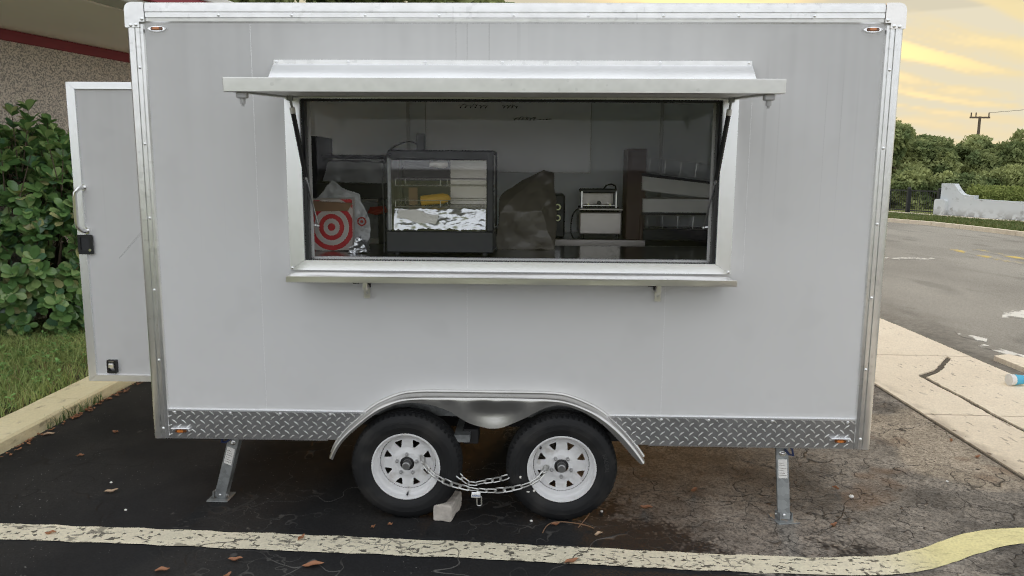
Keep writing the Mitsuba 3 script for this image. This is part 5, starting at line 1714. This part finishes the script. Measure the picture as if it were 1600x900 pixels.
# clipped hedge behind the white wall
hp0, hp1 = A0 + dw * 0.9 + nw * 0.7, A0 + dw * 10 + nw * 0.7
hc, hr_ = [], []
rr2 = np.random.default_rng(5)
for s_ in np.arange(0, 9.2, 0.28):
    for z in (0.35, 0.75, 1.08):
        p = hp0 + dw * s_ + nw * rr2.normal(0, 0.10)
        hc.append((p[0], p[1], z + rr2.normal(0, 0.03)))
        hr_.append((0.34, 0.34, 0.27))
HG = 'clipped_hedge'
tag(HG, 'clipped green hedge showing above the weathered white wall', 'hedge')
put(HG + '__foliage', leafcloud(hc, hr_, 26000, 0.065, 55, core=0.6), 'hedge_leaf', False, kind='stuff')
put(HG + '__stems', cat([cyl((*(hp0 + dw * s_), 0), (*(hp0 + dw * s_), 0.9), 0.03, 6) for s_ in np.arange(0.2, 9, 0.6)]), 'bark', 30, kind='stuff')
# spiky plant (cycad-like) at the right
CY = 'spiky_palm'
tag(CY, 'low spiky palm with arching fronds behind the hedge', 'palm')
pc = np.array([25.8, 33.2, 0.9])
put(CY + '__trunk', tube([(pc[0], pc[1], 0), (pc[0], pc[1], 0.9)], [0.16, 0.13], 10), 'bark', 30)
rr3 = np.random.default_rng(8)
for q in range(34):
    a_, e_ = rr3.uniform(0, 6.28), rr3.uniform(0.05, 1.35)
    d_ = np.array([math.cos(a_) * math.cos(e_), math.sin(a_) * math.cos(e_), math.sin(e_)])
    Lf = rr3.uniform(1.0, 1.5)
    side_ = np.array([-math.sin(a_), math.cos(a_), 0])
    V, Fs = [], []
    for k, t_ in enumerate(np.linspace(0.08, 1, 14)):
        c_ = pc + d_ * Lf * t_ - np.array([0, 0, 0.42 * Lf * t_ ** 2])
        for sg in (-1, 1):
            ll = 0.22 * math.sin(math.pi * min(1, t_ * 0.9 + 0.1)) + 0.03
            e1 = c_ + (side_ * sg * 0.75 + d_ * 0.6) * ll
            o = len(V)
            V += [c_ - d_ * 0.018, c_ + d_ * 0.018, e1]
            Fs.append((o, o + 1, o + 2))
    put(CY + '__frond', M(V, Fs), 'tree_leaf', False)
# utility pole far behind
UP = 'utility_pole'
tag(UP, 'distant wooden utility pole with a crossarm above the trees', 'utility pole')
ux, uy, uz = 63.3, 106.0, 9.55
put(UP + '__pole', tube([(ux, uy, 0), (ux, uy, uz - 0.1)], [0.24, 0.17], 10), 'pole_wood', 30)
put(UP + '__crossarm', bx(ux - 1.35, ux + 1.35, uy - 0.1, uy + 0.1, uz - 0.36, uz - 0.14), 'pole_wood', False)
for dx in (-1.2, -0.55, 1.2):
    put(UP + '__insulator', cyl((ux + dx, uy, uz - 0.14), (ux + dx, uy, uz + 0.42), 0.085, 8), 'pole_wood', 30)
t = np.linspace(0, 1, 24)
for dx, lab in ((1.2, 'overhead power line running right from the far crossarm'),):
    p0, p1 = np.array([ux + dx, uy, uz + 0.4]), np.array([95.0, 96.0, 14.2])
    put('power_line', tube(p0 + (p1 - p0) * t[:, None] - np.array([0, 0, 1.0]) * (4 * t * (1 - t))[:, None] * 0.5, 0.028, 5), 'fence_paint', 30, lab, 'power line')
# house at the right edge
HS = 'grey_house'
tag(HS, 'grey house with low hipped roof at the right edge behind the trees', 'house')
hx0, hy0 = 34.3, 42.0
put(HS + '__wall', bx(hx0, hx0 + 10, hy0, hy0 + 8, 0, 2.9), 'house_wall', False)
put(HS + '__roof', trimesh.convex.convex_hull(np.array([(hx0 - 0.5, hy0 - 0.5, 2.91), (hx0 + 10.5, hy0 - 0.5, 2.91), (hx0 - 0.5, hy0 + 8.5, 2.91), (hx0 + 10.5, hy0 + 8.5, 2.91), (hx0 - 0.5, hy0 - 0.5, 3.1), (hx0 + 10.5, hy0 - 0.5, 3.1), (hx0 - 0.5, hy0 + 8.5, 3.1), (hx0 + 10.5, hy0 + 8.5, 3.1), (hx0 + 2, hy0 + 4, 4.5), (hx0 + 8, hy0 + 4, 4.5)])), 'roof_tile', False)
put(HS + '__window', bx(hx0 + 1.2, hx0 + 2.6, hy0 - 0.03, hy0 - 0.005, 1.1, 2.2), 'window_dark', False)
# verge and far lawn grass
inn_ = shapely.LineString(inner)
def vg(x, y):
    pl = band(inner, walk_in)
    return shapely.contains_xy(pl, x, y).astype(float) * 0.9
g4, c4 = blades(90000, (13.0, 19.0), (16.0, 36.0), 0.10, (0.05, 0.13), 41, (0.085, 0.135, 0.030), (0.19, 0.21, 0.065), 0.016, vg, 0.9)
put('verge_grass', g4, 'vertex_leaf', False, 'short grass on the verge across the street', 'grass', kind='stuff', color=c4)
# tall trees behind the trailer, seen only above its roof
tree(-2.6, 19.0, 9.0, 3.0, 201, 'tall dark tree above the left half of the trailer roof', 16000, 0.26, 2.0, 'tall trees behind the trailer')
tree(-0.1, 20.5, 9.0, 2.5, 203, 'tall dark tree above the middle of the trailer roof', 16000, 0.26, 2.0, 'tall trees behind the trailer')
tree(-6.6, 17.5, 8.6, 3.2, 207, 'tall dark tree above the trailer roof next to the building eave', 16000, 0.26, 2.0, 'tall trees behind the trailer')
